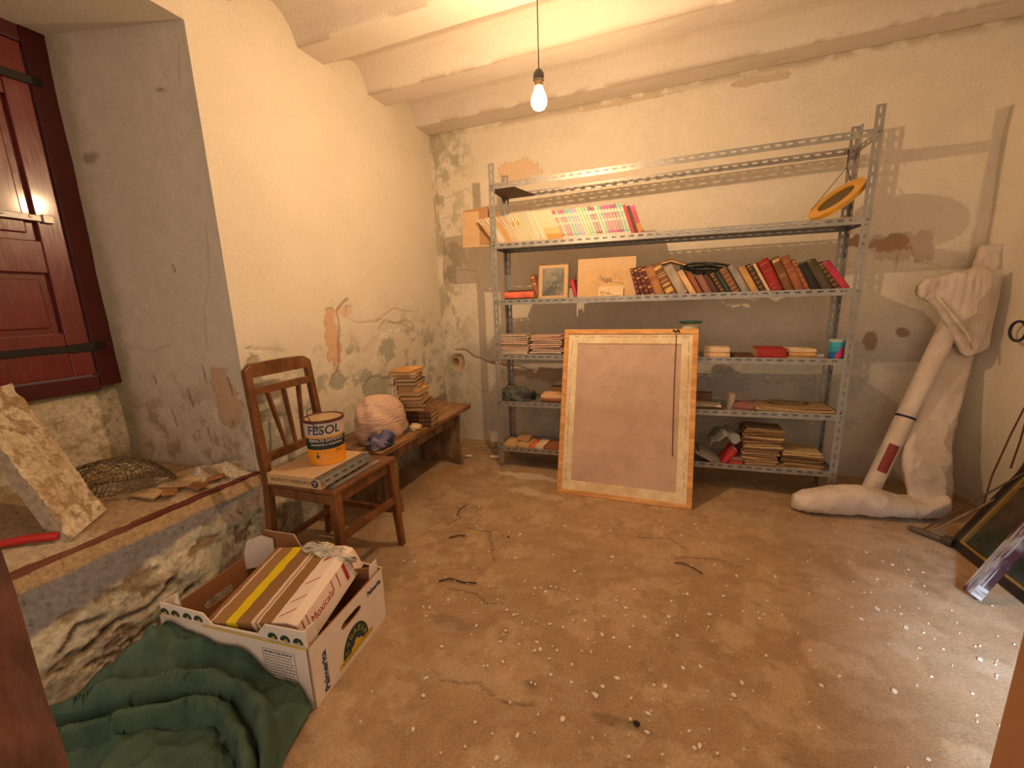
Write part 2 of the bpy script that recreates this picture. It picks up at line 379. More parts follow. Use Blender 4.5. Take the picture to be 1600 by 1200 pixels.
C = mixc(C, (.38, .38, .28), ss(.9, .45, zz)*ss(1.9, 2.2, yy)*ss(.40, .60, fbm(yy*8, zz*4, 76))*.5)
D = D-.004*low*ss(.5, .6, fbm(yy*9, zz*9, 74))
for (cy, cz, ry, rz, col, sd) in [(1.70, .98, .05, .20, (.64, .36, .20), 77), (1.80, 1.13, .07, .03, (.66, .48, .32), 78), (1.70, .76, .05, .06, (.30, .30, .24), 79), (2.25, 1.02, .22, .03, (.66, .58, .46), 80), (1.22, .80, .05, .16, (.38, .33, .23), 81), (2.03, .65, .16, .09, (.40, .40, .34), 82)]:
    d = 1-np.sqrt(((yy-cy)/ry)**2+((zz-cz)/rz)**2)+1.4*(fbm(yy*16, zz*16, sd, 6, .62)-.5); m = ss(0, .12, d); C = mixc(C, col, m*.75); C = mixc(C, (.28, .18, .10), (4*m*(1-m))**2*.5); D = D-.006*m
for k, pts in enumerate([[(1.83, 1.19), (1.75, 1.13), (1.755, 1.05), (1.735, .95), (1.73, .85), (1.70, .80)], [(1.83, 1.19), (1.80, 1.1), (1.90, 1.06), (2.1, 1.07), (2.35, 1.02), (2.5, .95)], [(1.2, 1.0), (1.3, .985), (1.4, .96)], [(2.05, 1.05), (2.25, 1.13), (2.5, 1.10)]]):
    d = pdist(yy+.02*(fbm(yy*9, zz*9, 90+k)-.5), zz+.03*(fbm(yy*9, zz*9, 95+k)-.5), pts); m = np.exp(-(d/(.007 if k == 0 else .004))**2)
    C = mixc(C, (.30, .17, .09), m*(.75 if k == 0 else .4)); D = D-(.015 if k == 0 else .005)*m
patches.append((np.stack([XL+D*ss(OYJ, OYJ+.05, yy), yy*K, UZ(zz)], -1), C, 0, False))
# above the recess and beyond
yy, zz = mesh2d(-.45, OYJ, 2.18, 2.50, .02); patches.append((np.stack([XL+0*yy, yy*K, UZ(zz)], -1), wallcol(yy, zz, 83), 0, False))
# jamb
xx, zz = mesh2d(OXL, -2.64, OS-.04, 2.36, .0085)
n1 = fbm(xx*3, zz*3, 101, 5); n3 = fbm(xx*24, zz*24, 102, 3); D = .012*(n1-.5)+.002*(n3-.5)
C = np.broadcast_to(np.array((.58, .50, .42)), xx.shape+(3,)).copy()*(.93+.14*n3)[..., None]
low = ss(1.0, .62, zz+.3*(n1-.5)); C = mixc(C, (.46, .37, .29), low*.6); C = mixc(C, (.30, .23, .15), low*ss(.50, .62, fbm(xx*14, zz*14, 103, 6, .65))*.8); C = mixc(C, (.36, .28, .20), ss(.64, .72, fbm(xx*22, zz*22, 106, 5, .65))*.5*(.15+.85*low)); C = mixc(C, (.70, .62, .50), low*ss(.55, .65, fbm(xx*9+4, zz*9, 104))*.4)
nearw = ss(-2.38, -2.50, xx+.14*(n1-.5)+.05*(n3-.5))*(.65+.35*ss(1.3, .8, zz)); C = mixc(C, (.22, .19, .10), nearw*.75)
d = 1-np.sqrt(((xx+1.80)/.09)**2+((zz-.78)/.13)**2)+1.4*(fbm(xx*15, zz*15, 105, 6, .62)-.5); m = ss(0, .12, d); C = mixc(C, (.50, .30, .19), m*.8); C = mixc(C, (.22, .13, .08), (4*m*(1-m))**2*.6); D = D-.004*m
for k, (a, b) in enumerate([((-2.06, .80), (-2.04, .72)), ((-2.20, .70), (-2.18, .62)), ((-1.77, .87), (-1.75, .80)), ((-1.93, .92), (-1.92, .84)), ((-2.28, .86), (-2.27, .82)), ((-2.00, 1.35), (-1.99, 1.32)), ((-1.97, .63), (-1.96, .57)), ((-1.86, 1.99), (-1.90, 2.0))]):
    m = np.exp(-(pdist(xx, zz, [a, b])/.0045)**2); C = mixc(C, (.10, .04, .03), m*.85)
for k, pts in enumerate([[(-1.74, 1.5), (-1.76, 1.3), (-1.85, 1.15), (-1.87, 1.0)], [(-2.35, 1.0), (-2.25, .98), (-2.1, 1.02)], [(-1.72, 2.12), (-1.76, 2.0)]]):
    m = np.exp(-(pdist(xx+.01*(n3-.5), zz+.03*(n1-.5), pts)/.004)**2); C = mixc(C, (.25, .18, .12), m*.4); D = D-.003*m
m = ss(.7, .2, np.hypot((xx+2.40)/.12, (zz-1.83)/.05)+.8*(n3-.5)); C = mixc(C, (.22, .16, .09), m*.6)
f = ss(OXL, OXL-.04, xx); sj = (OXL-xx)/.87
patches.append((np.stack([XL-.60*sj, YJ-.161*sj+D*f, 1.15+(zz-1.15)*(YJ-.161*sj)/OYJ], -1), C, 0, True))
# recess head, far end, masonry under the window
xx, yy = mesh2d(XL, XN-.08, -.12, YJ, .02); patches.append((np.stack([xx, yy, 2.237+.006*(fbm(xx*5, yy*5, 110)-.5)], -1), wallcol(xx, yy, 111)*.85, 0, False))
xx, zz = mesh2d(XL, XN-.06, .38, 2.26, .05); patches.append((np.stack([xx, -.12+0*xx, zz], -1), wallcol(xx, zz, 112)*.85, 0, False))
yy, zz = mesh2d(-.12, 1.12, .44, .885, .0085); n1 = fbm(yy*5, zz*5, 120, 5)
C = np.broadcast_to(np.array((.62, .53, .38)), yy.shape+(3,)).copy(); C = mixc(C, (.34, .27, .15), ss(.45, .58, fbm(yy*13, zz*13, 121, 6, .65))*.75); C = mixc(C, (.26, .22, .10), ss(.75, .86, zz+.12*(n1-.5))*.7)
patches.append((np.stack([XN-.03+.03*ss(.86, .80, zz)+.035*(n1-.5), yy, zz], -1), C, 1, False))
# sill bed
xx, yy = mesh2d(XL, XN-.04, -.12, YJ+.005, .012); n1 = fbm(xx*8, yy*8, 122, 5)
C = np.broadcast_to(np.array((.42, .29, .17)), xx.shape+(3,)).copy(); C = mixc(C, (.60, .50, .36), ss(.5, .62, n1)*.6)
patches.append((np.stack([xx, yy, sillz(xx)+.02*(n1-.6)], -1), C, 1, False))
# wall below the recess: painted band, rounded ledge, flaking lime wash
yy, zz = mesh2d(-.45, 2.85, -.0, OS, .0075)
n1 = fbm(yy*3, zz*5, 130, 6, .6); n2 = fbm(yy*11, zz*16, 131, 6, .62); n3 = fbm(yy*28, zz*30, 132, 4, .65)
zb = np.minimum(.29+(yy-.43)*.155, .40)-.02*(n2-.5)                          # bottom of the grey band
fade = ss(1.36, 1.10, yy)
below = ss(zb+.006, zb-.012, zz)
bulge = np.interp(zz.ravel(), [0, .12, .2, .27, .33, .40, .448], [.085, .09, .10, .085, .055, .025, .0]).reshape(zz.shape)
out = bulge*fade+fade*below*(.016*(n1-.35)+.022*(n2-.5)+.008*(n3-.5))+.004*(n3-.5)+(1-fade)*.012*(n1-.5)
C = np.broadcast_to(np.array((.215, .20, .20)), yy.shape+(3,)).copy()*(.9+.2*n3)[..., None]
tan = ss(.395+.012*(n2-.5), .405+.012*(n2-.5), zz); C = mixc(C, (.42, .28, .15), tan)
lime = np.broadcast_to(np.array((.60, .53, .40)), yy.shape+(3,)).copy(); lime = mixc(lime, (.33, .31, .22), ss(.45, .62, n2)*.7); lime = mixc(lime, (.27, .30, .24), ss(.5, .6, fbm(yy*5, zz*9, 133))*.6); lime = mixc(lime, (.78, .70, .56), ss(.53, .62, n1)*.7); lime = mixc(lime, (.46, .30, .22), ss(.58, .66, fbm(yy*10, zz*18, 135, 6, .62))*.5)
hol = ss(.60, .68, fbm(yy*9, zz*17, 134, 6, .62)); lime = mixc(lime, (.20, .12, .06), hol*.75); out = out-.012*hol*below*fade
C = C*(1-below[..., None])+lime*below[..., None]
dk = ss(1.15, 1.4, yy); C = mixc(C, (.30, .29, .24), dk*(.5+.4*ss(.4, .6, n2)))
for k, pts in enumerate([[(.50, .16), (.58, .20), (.66, .19), (.75, .23)], [(.45, .20), (.50, .25), (.56, .24)], [(.68, .10), (.74, .15), (.80, .17)]]):
    m = np.exp(-(pdist(yy+.04*(n2-.5), zz+.04*(n1-.5), pts)/.008)**2); C = mixc(C, (.12, .07, .04), m*.85); out = out-.02*m
patches.append((np.stack([XL+out*K, yy*K, UZ(zz)], -1), C, 1, False))
struct(grid_obj('wall_left', patches, [M_wall, M_rough]))

# right wall (uneven, lit from the lamp)
yy, zz = mesh2d(-.3, 2.85, -.02, 2.48, .015)
n1 = fbm(yy*2, zz*2, 140, 5); C = wallcol(yy, zz, 141)*.97
C = mixc(C, (.50, .44, .36), ss(.7, .2, zz+.4*(n1-.5))*.5); C = mixc(C, (.25, .15, .08), np.exp(-(((yy-2.73)/.02)**2+((zz-2.09)/.03)**2))*.9)
roundc = .035*ss(2.66, 2.83, yy)*ss(2.3, 1.8, zz)
struct(grid_obj('wall_right', [(np.stack([XR-roundc+.03*(n1-.5)+.01*(2.0-zz), yy*K, UZ(zz)], -1), C, 0, True)], [M_wall]))

# floor
x, y = mesh2d(-1.90, 1.70, .02, 3.02, .0085)
n1 = fbm(x*2, y*2, 151, 5); n2 = fbm(x*8, y*8, 152, 6, .62); n3 = fbm(x*35, y*35, 153, 3, .7)
C = np.broadcast_to(np.array((.41, .262, .145)), x.shape+(3,)).copy()
C = mixc(C, (.31, .19, .10), ss(.45, .60, n1)*.55); C = mixc(C, (.52, .36, .22), ss(.52, .62, n2)*.5); C *= (.85+.3*n3)[..., None]
C = mixc(C, (.26, .16, .09), ss(.60, .70, fbm(x*14, y*14, 165, 6, .65))*.45)
for cx, cy, rx, ry, col, sd, st in [(-.83, 2.42, .24, .05, (.60, .50, .36), 154, .8), (-.80, 2.20, .12, .05, (.56, .45, .32), 155, .7), (-.62, 2.17, .10, .04, (.55, .44, .31), 158, .5), (-1.40, 2.22, .10, .20, (.46, .24, .08), 156, .6), (-1.3, 1.7, .14, .2, (.50, .36, .22), 157, .5), (-.1, .95, .09, .02, (.12, .08, .04), 159, .5), (-.35, .98, .03, .02, (.12, .09, .05), 160, .6), (.8, 2.2, .4, .12, (.42, .30, .19), 161, .4), (-.55, .95, .2, .05, (.45, .33, .22), 162, .5), (-.7, 1.12, .1, .03, (.22, .15, .09), 163, .6)]:
    d = 1-np.sqrt(((x-cx)/rx)**2+((y-cy)/ry)**2)+1.6*(fbm(x*15, y*15, sd, 6, .62)-.5); C = mixc(C, col, ss(0, .3, d)*st)
st = ss(.60, .66, fbm(x*9+y*4, y*22-x*8, 164, 4)); C = mixc(C, (.46, .34, .23), st*.30)
Dz = .004*(n1-.5)+.0012*(n2-.5)
for k, pts in enumerate([[(-.95, 1.72), (-.82, 1.72), (-.76, 1.62), (-.70, 1.50)], [(-.80, 1.28), (-.68, 1.28), (-.62, 1.25), (-.56, 1.26)], [(-.1, 1.9), (.05, 1.93), (.12, 1.88)], [(.10, 1.80), (.25, 1.83), (.34, 1.80)], [(-.62, .90), (-.5, .93), (-.42, .90), (-.32, .92)], [(-1.1, 1.9), (-1.02, 1.80), (-1.06, 1.7)]]):
    m = np.exp(-(pdist(x+.03*(n2-.5), y+.04*(n2-.5), pts)/.004)**2); C = mixc(C, (.11, .07, .04), m*.75); Dz = Dz-.003*m
Dz = Dz+.02*ss(2.92, 3.0, y)*n2
struct(grid_obj('floor', [(np.stack([x, y, Dz], -1), C, 0, False)], [M_floor]))

# timber edge of the sill
b = MB(); rng = random.Random(4)
ys = np.linspace(-.12, 1.25, 3)
for i in range(2):
    t0 = .0; b.hexa([(XL-.035, ys[i], .382), (XL+.006+t0, ys[i], .384+t0), (XL+.006+t0, ys[i+1], .384+t0), (XL-.035, ys[i+1], .382)],
           [(XL-.035, ys[i], .411+t0), (XL+.004, ys[i], .413+t0), (XL+.004, ys[i+1], .413+t0), (XL-.035, ys[i+1], .411+t0)])
M_sill = mat('sill_timber', (.13, .03, .016), .7, ns=18, na=.3, bump=.5, bs=40, stretch=(3, .5, 3), col2=(.22, .08, .04), bd=.004)
struct(b.build('trim_1', M_sill, bevel=.002))

# window with dark red shutter
WG = .929  # window coordinates shrunk about the camera onto the nearer recess plane
def WB(b): b.v = [(p[0]-XN, p[1]*WG-.5, 1.15+(p[2]-1.15)*WG-.85) for p in b.v]; return b
win = struct(empty('window_1', (XN, .5, .85)), 'dark red panelled wooden shutter closing the deep window recess')
def wpart(name, lo, hi, m, bev=.003, parent=win, rel=None):
    b = MB(); b.box(lo, hi); WB(b); return b.build(name, m, parent, bevel=bev, seg=2)
wpart('frame_stile', (XN-.03, 1.085, .82), (XN+.035, 1.19, 2.36), M_shutshade)
wpart('bottom_rail', (XN-.03, -.1, .80), (XN+.03, 1.085, .87), M_shutshade)
wpart('top_rail', (XN-.03, -.1, 2.26), (XN+.03, 1.085, 2.34), M_shutshade)
leaf = wpart('shutter_leaf', (XN-.03, .30, .875), (XN+.006, 1.08, 2.255), M_shut)
leaf.rotation_euler = (0, 0, R_(.8)); leaf.location = V((0, .50, 0))-Matrix.Rotation(R_(.8), 3, 'Z') @ V((0, .50, 0))
def lpart(name, y0, y1, z0, z1, x0, x1, m, bev=.004):
    b = MB(); b.box((x0, y0, z0), (x1, y1, z1)); WB(b); return b.build(name, m, leaf, bevel=bev, seg=2)
for y0, y1, z0, z1 in [(1.0, 1.08, .875, 2.255), (.30, .38, .875, 2.255), (.38, 1.0, .875, 1.075), (.38, 1.0, 1.335, 1.47), (.38, 1.0, 2.035, 2.255)]:
    lpart('rail' if y1-y0 > .2 else 'stile', y0, y1, z0, z1, XN+.0065, XN+.028, M_shut)
for z0, z1 in [(1.10, 1.31), (1.50, 2.005)]: lpart('raised_panel', .41, .97, z0, z1, XN+.0065, XN+.016, M_shut, .008)
b = MB(); b.bar((XN+.034, .35, 1.0), (XN+.034, 1.05, 1.005), .006, .030, up=(0, 0, 1)); b.bar((XN+.034, 1.0, 1.003), (XN+.034, 1.13, 1.01), .012, .038)
WB(b); b.build('strap_hinge', M_iron, leaf, bevel=.002)
b = MB(); b.bar((XN+.034, .35, 2.10), (XN+.034, 1.12, 2.12), .008, .034); WB(b); b.build('strap_hinge', M_iron, leaf, bevel=.002)
b = MB(); b.bar((XN+.033, .70, 1.565), (XN+.033, 1.045, 1.562), .008, .026); b.bar((XN+.036, 1.015, 1.562), (XN+.036, 1.05, 1.562), .02, .034)
for q in (.80, .9, .98): b.bar((XN+.037, q, 1.565), (XN+.041, q, 1.565), .01, .01)
WB(b); lt = b.build('latch_bar', M_zinc, leaf, bevel=.002)
lt['label'] = 'zinc latch bar with screw heads'

# door frame posts of the doorway the photograph looks through
b = MB(); rng = random.Random(8)
n = 26
for i in range(n):
    z0, z1 = i*2.1/n, (i+1)*2.1/n; j0 = .004*math.sin(i*2.1); j1 = .004*math.sin((i+1)*2.1)
    b.hexa([(-.93, .08, z0), (-.772+j0, .08, z0), (-.772+j0, .20, z0), (-.93, .20, z0)], [(-.93, .08, z1), (-.772+j1, .08, z1), (-.772+j1, .20, z1), (-.93, .20, z1)])
struct(b.build('door_1', M_brn, smooth=True))
b = MB(); b.box((.146, .09, 0), (.30, .215, 2.1)); b.box((.150, .085, 0), (.185, .09, 2.1))
struct(b.build('trim_2', M_brnR, bevel=.006, seg=2))

# ------------------------------------------------------------------ hanging bulb
BX, BY, BZ = -.512, 1.72, 1.945
pend = empty('pendant_bulb', (BX, BY, ceil_z(np.array(BY)).item()), 'lit bare bulb hanging on a thin cord from the ceiling', 'lamp')
zc = ceil_z(np.array(BY)).item()
b = MB(); b.tube([(0, 0, 0), (.002, 0, -.08), (-.002, .001, -.17), (.001, 0, BZ+.085-zc)], .0022, 6); b.tube([(-.012, 0, 0), (-.010, .0, -.03), (-.0005, 0, -.062)], .002, 6); b.build('cord', M_iron, pend, smooth=True)
b = MB(); b.lathe([(.004, BZ+.092-zc), (.012, BZ+.088-zc), (.021, BZ+.074-zc), (.022, BZ+.052-zc), (.017, BZ+.050-zc), (.0, BZ+.050-zc)], 20); b.build('socket', mat('bakelite', (.10, .085, .07), .4), pend, smooth=True)
b = MB(); b.lathe([(.0, BZ+.0499-zc), (.0165, BZ+.0499-zc), (.0165, BZ+.03-zc)], 20); b.build('collar', mat('brass', (.6, .42, .18), .35, metal=.7), pend, smooth=True)
m, n_, N, L, P = nt('lit_bulb'); P.inputs['Base Color'].default_value = (0, 0, 0, 1); P.inputs['Emission Color'].default_value = (*BULB_COL, 1); P.inputs['Emission Strength'].default_value = BULB_L
b = MB(); b.lathe([(.0001, BZ-.010-zc), (.0045, BZ-.012-zc), (.0058, BZ-.018-zc), (.0045, BZ-.024-zc), (.0001, BZ-.026-zc)], 12); b.build('filament', m, pend, smooth='all')
m, n_, N, L, P = nt('glowing_glass'); tr = N.new('ShaderNodeBsdfTransparent'); em = N.new('ShaderNodeEmission'); em.inputs[0].default_value = (*BULB_COL, 1); em.inputs[1].default_value = 10
ad = N.new('ShaderNodeAddShader'); L.new(tr.outputs[0], ad.inputs[0]); L.new(em.outputs[0], ad.inputs[1]); L.new(ad.outputs[0], N['Material Output'].inputs[0])
b = MB(); b.lathe([(.0155, BZ+.030-zc), (.018, BZ+.018-zc), (.027, BZ-.002-zc), (.0315, BZ-.018-zc), (.030, BZ-.034-zc), (.021, BZ-.047-zc), (.009, BZ-.053-zc), (.0001, BZ-.054-zc)], 20); b.build('glass_bulb', m, pend, smooth='all')

# ------------------------------------------------------------------ steel shelving
PXL, PYL, PXR, PYR = -1.085, 2.517, .899, 2.571
DEP = .265; ZT = 1.996
dirx = V((PXR-PXL, PYR-PYL, 0)).normalized(); diry = V((-dirx.y, dirx.x, 0))
LV = {1: (1.862, 1.879), 2: (1.507, 1.491), 3: (1.152, 1.152), 4: (.794, .793), 5: (.468, .493), 6: (.140, .169)}
def shz(k, x):
    a, b_ = LV[k]; return a+(b_-a)*(x-PXL)/(PXR-PXL)+.0035                      # top face of the board
def shp(x, d=0.0):
    """point of the shelving's plan: x in the room, d behind the front rail"""
    t = (x-PXL)/dirx.x; p = V((PXL, PYL, 0))+dirx*t+diry*d; return p
shelving = empty('shelving_unit', (PXL, PYL, 0), 'tall grey slotted-steel shelving unit standing against the back wall', 'shelving')
def rel(p): return V(p)-V((PXL, PYL, 0))
def sh_build(b, name, m=M_steel, bevel=0):
    b.v = [tuple(V(p)-V((PXL, PYL, 0))) for p in b.v]; return b.build(name, m, shelving, bevel=bevel)
for ix, (px, py) in enumerate([(PXL, PYL), (PXR, PYR)]):
    for iy in (0, 1):
        o = V((px, py, 0))+diry*(DEP*iy); sx = 1 if ix == 0 else -1; sy = 1 if iy == 0 else -1
        b = MB()
        b.perf(ZT, .038, MX(o+V((0, 0, 0)), (0, 0, 1), dirx*sx), pitch=.05, sl=.028, sw=.009)
        b.perf(ZT, .038, MX(o, (0, 0, 1), diry*sy), pitch=.05, sl=.028, sw=.009)
        sh_build(b, 'post')
WSH = (V((PXR, PYR, 0))-V((PXL, PYL, 0))).length
for k, (za, zb_) in LV.items():
    for iy in (0, 1):
        a = V((PXL, PYL, za-.0175))+diry*(DEP*iy+(-.002 if iy == 0 else .002)); c = V((PXR, PYR, zb_-.0175))+diry*(DEP*iy)
        ex = (c-a).normalized(); Lr = (c-a).length
        b = MB(); b.perf(Lr, .035, MX(a, ex, (0, 0, 1)), pitch=.05, sl=.027, sw=.0095, off=.58)
        if k > 1: b.add(*[[tuple(p) for p in (a, c, c+diry*.02*(1 if iy == 0 else -1), a+diry*.02*(1 if iy == 0 else -1), a+V((0, 0, .0015)), c+V((0, 0, .0015)), c+diry*.02*(1 if iy == 0 else -1)+V((0, 0, .0015)), a+diry*.02*(1 if iy == 0 else -1)+V((0, 0, .0015)))],
                [(0, 3, 2, 1), (4, 5, 6, 7), (0, 1, 5, 4), (1, 2, 6, 5), (2, 3, 7, 6), (3, 0, 4, 7)]])
        sh_build(b, 'front_rail' if iy == 0 else 'rear_rail')
    for ix in (0, 1):
        o = V((PXL, PYL, za-.0175)) if ix == 0 else V((PXR, PYR, zb_-.0175)); off = dirx*(.003 if ix == 0 else -.005)
        b = MB(); b.perf(DEP, .034, MX(o+off, diry, (0, 0, 1)), pitch=.05, sl=.027, sw=.0095, off=.58); sh_build(b, 'side_rail')
        for iy in (0, 1):
            q = o+diry*(DEP*iy-.004 if iy == 0 else DEP+.003)+V((0, 0, .02))+dirx*(.014 if ix == 0 else -.014)
            b = MB(); b.tube([q-diry*.005*(1 if iy == 0 else -1), q+diry*.004], .0065, 6); sh_build(b, 'bolt', M_bolt)
    if k > 1:
        for s0, s1 in [(0, .5), (.5, 1)]:
            b = MB(); e0 = .006 if s0 == 0 else .0008; e1 = -.006 if s1 == 1 else -.0008
            pts = []
            for s, e in ((s0, e0), (s1, e1)):
                p = V((PXL, PYL, za)).lerp(V((PXR, PYR, zb_)), s)+dirx*e
                pts.append((p+diry*.002, p+diry*(DEP-.002)))
            q = [pts[0][0], pts[1][0], pts[1][1], pts[0][1]]
            b.hexa([tuple(p+V((0, 0, .0005))) for p in q], [tuple(p+V((0, 0, .003))) for p in q])
            sh_build(b, 'shelf_board')
b = MB(); q = [shp(-1.078, .003), shp(-.93, .003), shp(-.86, DEP-.003), shp(-1.078, DEP-.003)]
b.hexa([(p.x, p.y, 1.848) for p in q], [(p.x, p.y, 1.853) for p in q]); sh_build(b, 'corner_plate', mat('dark_plate', (.16, .09, .05), .6))

# ------------------------------------------------------------------ books
BK = {}
def cmat(name, c, rough=.6, c2=None):
    return mat('cover_'+name, c, rough, ns=30, na=.22, bump=.25, bs=70, col2=c2)
COV = dict(burgundy=(.10, .022, .018), brown=(.17, .07, .03), darkbrown=(.075, .035, .018), red=(.28, .018, .016), scarlet=(.42, .03, .03), pink=(.42, .035, .065),
           tan=(.46, .27, .12), cream=(.62, .45, .26), beige=(.34, .27, .20), black=(.018, .016, .015), olive=(.075, .055, .028), green=(.03, .05, .045), grey=(.26, .235, .20),
           orange=(.60, .28, .07), rust=(.27, .085, .035), coral=(.62, .13, .07), ochre=(.48, .27, .09), mauve=(.24, .10, .085), paleorange=(.62, .38, .19))
def cm(n): return cmat(n, COV[n], c2=tuple(min(1, v*1.35) for v in COV[n]))
def book_parts(root, t, d, h, cov, pages=None, gilt=(), rounded=True, worn=0, stripes=None):
    """spine faces -Y; thickness along X (0..t), depth along Y (0..d), height along Z"""
    c = .0022 if t > .015 else .0012
    b = MB()
    n = 6
    prof_o = []; prof_i = []
    for i in range(n+1):
        a = PI*i/n; bulge = .28*t if rounded else .08*t
        prof_o.append((t/2-math.cos(a)*t/2, .012-math.sin(a)*bulge*.6-.006)); prof_i.append((t/2-math.cos(a)*(t/2-c), .012-math.sin(a)*(bulge*.6-c)-.006))
    out = [(0, d)]+prof_o+[(t, d)]; inn = [(t-c, d)]+prof_i[::-1]+[(c, d)]
    m_ = len(out)
    vs = [(x_, y_, 0) for x_, y_ in out]+[(x_, y_, h) for x_, y_ in out]+[(x_, y_, 0) for x_, y_ in inn[::-1]]+[(x_, y_, h) for x_, y_ in inn[::-1]]
    fs = []
    for i in range(m_-1):
        fs += [(i, i+1, m_+i+1, m_+i), (2*m_+i+1, 2*m_+i, 3*m_+i, 3*m_+i+1), (i+1, i, 2*m_+i, 2*m_+i+1), (m_+i, m_+i+1, 3*m_+i+1, 3*m_+i)]
    fs += [(0, m_, 3*m_, 2*m_), (m_-1, 3*m_-1, 4*m_-1, 2*m_-1)]
    b.add(vs, fs); cvo = b.build('cover', cov, root, smooth=True)
    g = .003 if t > .012 else .001
    b = MB(); b.box((c+.0002, .009, g), (t-c-.0002, d-g, h-g)); b.build('pages', pages or M_pages, root)
    if gilt:
        b = MB()
        for z0, z1 in gilt:
            pr = [(x_, y_-.0006) for x_, y_ in prof_o[1:-1]]
            k = len(pr); vs = [(x_, y_, z0*h) for x_, y_ in pr]+[(x_, y_, z1*h) for x_, y_ in pr]
            b.add(vs, [(i, i+1, k+i+1, k+i) for i in range(k-1)])
        b.build('spine_bands', stripes or M_gold, cvo)
G1 = [(.05, .07), (.20, .215), (.36, .375), (.52, .535), (.68, .695), (.84, .855), (.93, .95)]
G2 = [(.06, .09), (.30, .32), (.34, .36), (.62, .66), (.88, .92)]
G3 = [(.04+.037*i, .052+.037*i) for i in range(25) if not (13 <= i <= 16)]
G4 = [(.08, .22), (.30, .36), (.45, .47), (.60, .63), (.68, .70), (.84, .93)]
def upright(k, x, t, h, ang, d, cov, label, gilt=(), group=None, yoff=.004, pages=None, stripes=None, name='book'):
    p = shp(x, yoff); o = empty(name, (p.x, p.y, shz(k, x)), label, 'book', group, rot=(0, -R_(ang), math.atan2(dirx.y, dirx.x)))
    o.rotation_mode = 'XYZ'
    book_parts(o, t, d, h, cov, pages, gilt, stripes=stripes); return o
G_R3 = 'old hardback books leaning in the row on the middle shelf'
ROW3 = [
 (-.176, .021, .172, 16, 'burgundy', G1, 'thin burgundy gilt-spined book, first beside the mounted engraving'),
 (-.152, .022, .176, 17, 'burgundy', G2, 'thin burgundy gilt-spined book, second beside the mounted engraving'),
 (-.127, .024, .180, 18, 'burgundy', G1, 'thin burgundy gilt-spined book, third beside the mounted engraving'),
 (-.100, .025, .180, 20, 'burgundy', G2, 'thin burgundy gilt-spined book next to the striped orange spine'),
 (-.070, .050, .179, 24, 'rust', G3, 'book with a spine of orange and cream stripes and a green label'),
 (-.012, .054, .192, 28, 'brown', G4, 'thick brown book with large gold ornaments on its spine'),
 (.053, .052, .182, 30, 'beige', (), 'plain beige clothbound book right of the gold-ornamented one'),
 (.116, .032, .155, 31, 'paleorange', (), 'short pale orange book leaning on the beige one'),
 (.156, .026, .142, 30, 'rust', (), 'short dark red-brown book under the cable coil'),
 (.192, .036, .118, 30, 'mauve', (), 'small worn reddish book with frayed spine under the cables'),
 (.235, .030, .126, 33, 'darkbrown', (), 'small dark brown book below the cable coil'),
 (.273, .024, .134, 32, 'darkbrown', G1, 'dark brown book with dotted gilt spine below the cables'),
 (.303, .020, .140, 31, 'green', (), 'narrow blackish green book at the end of the cable coil'),
 (.329, .038, .157, 31, 'brown', G1, 'brown gilt-banded book just right of the cable coil'),
 (.377, .036, .172, 30, 'grey', (), 'worn grey book with ragged spine top'),
 (.422, .034, .160, 30, 'ochre', (), 'frayed ochre-coloured book without its spine'),
 (.465, .024, .172, 30, 'darkbrown', G1, 'dark book with gold-stamped bands left of the cream one'),
 (.497, .014, .176, 29, 'cream', (), 'thin cream paperback left of the big red book'),
 (.515, .054, .184, 27, 'red', [(.12, .125), (.26, .265), (.66, .665), (.88, .89)], 'thick bright red leather book with fine gilt lines'),
 (.577, .040, .194, 26, 'brown', [(.88, .95), (.45, .46), (.5, .51)], 'tall brown leather book right of the thick red one'),
 (.623, .040, .197, 26, 'rust', [(.86, .87), (.44, .45), (.62, .63)], 'tallest red-brown leather book of the row'),
 (.669, .020, .182, 27, 'rust', G1, 'narrow rust-coloured book with banded spine beside the black one'),
 (.693, .042, .156, 28, 'black', (), 'black book with no lettering near the right end of the row'),
 (.742, .044, .172, 31, 'olive', (), 'thick dark olive-brown book near the right end'),
 (.795, .024, .166, 33, 'darkbrown', G1, 'dark brown gilt-banded book beside the pink-red one'),
 (.826, .034, .170, 36, 'pink', (), 'pink-red book at the right end of the row')]
for i, (x, t, h, a, c, g, lab) in enumerate(ROW3):
    st = None
    if 'striped orange' in lab or 'orange and cream' in lab: st = mat('striped_spine', (.66, .38, .12), .6, na=.1)
    upright(3, x, t*.97, h, a, .125+.01*((i*7) % 3), cm(c), lab, g, G_R3, stripes=st, pages=M_paper if c in ('ochre', 'cream') else None)
# books left of and behind the engraving
upright(3, -.818, .030, .165, 12, .12, cm('rust'), 'rust-brown book peeping out left of the framed photograph', G2, yoff=.07)
upright(3, -.556, .022, .125, 14, .12, cm('pink'), 'dark pink slim book between the framed photograph and the engraving', (), yoff=.05)
upright(3, -.528, .028, .150, 10, .12, cm('darkbrown'), 'dark gilt book just left of the mounted engraving', G1, yoff=.055)

def flat(name, k, x, w, d, t, cov, label, rot=0, yoff=.01, z=None, gilt=(), pages=None, group=None, cat='book', spine_front=True):
    """lying book: spine towards the room, width w along the shelf"""
    p = shp(x, yoff); zz = shz(k, x) if z is None else z
    o = empty(name, (p.x, p.y, zz), label, cat, group)
    h_ = MB()
    # build upright then lay down: local (thickness X, depth Y, height Z) -> (height along X, depth Y, thickness Z)
    o.rotation_euler = (Matrix.Rotation(R_(rot), 3, 'Z') @ Matrix(((0, 0, 1), (0, 1, 0), (-1, 0, 0)))).to_euler()
    o.location.z = zz+t
    book_parts(o, t, d, w, cov, pages, gilt); return o
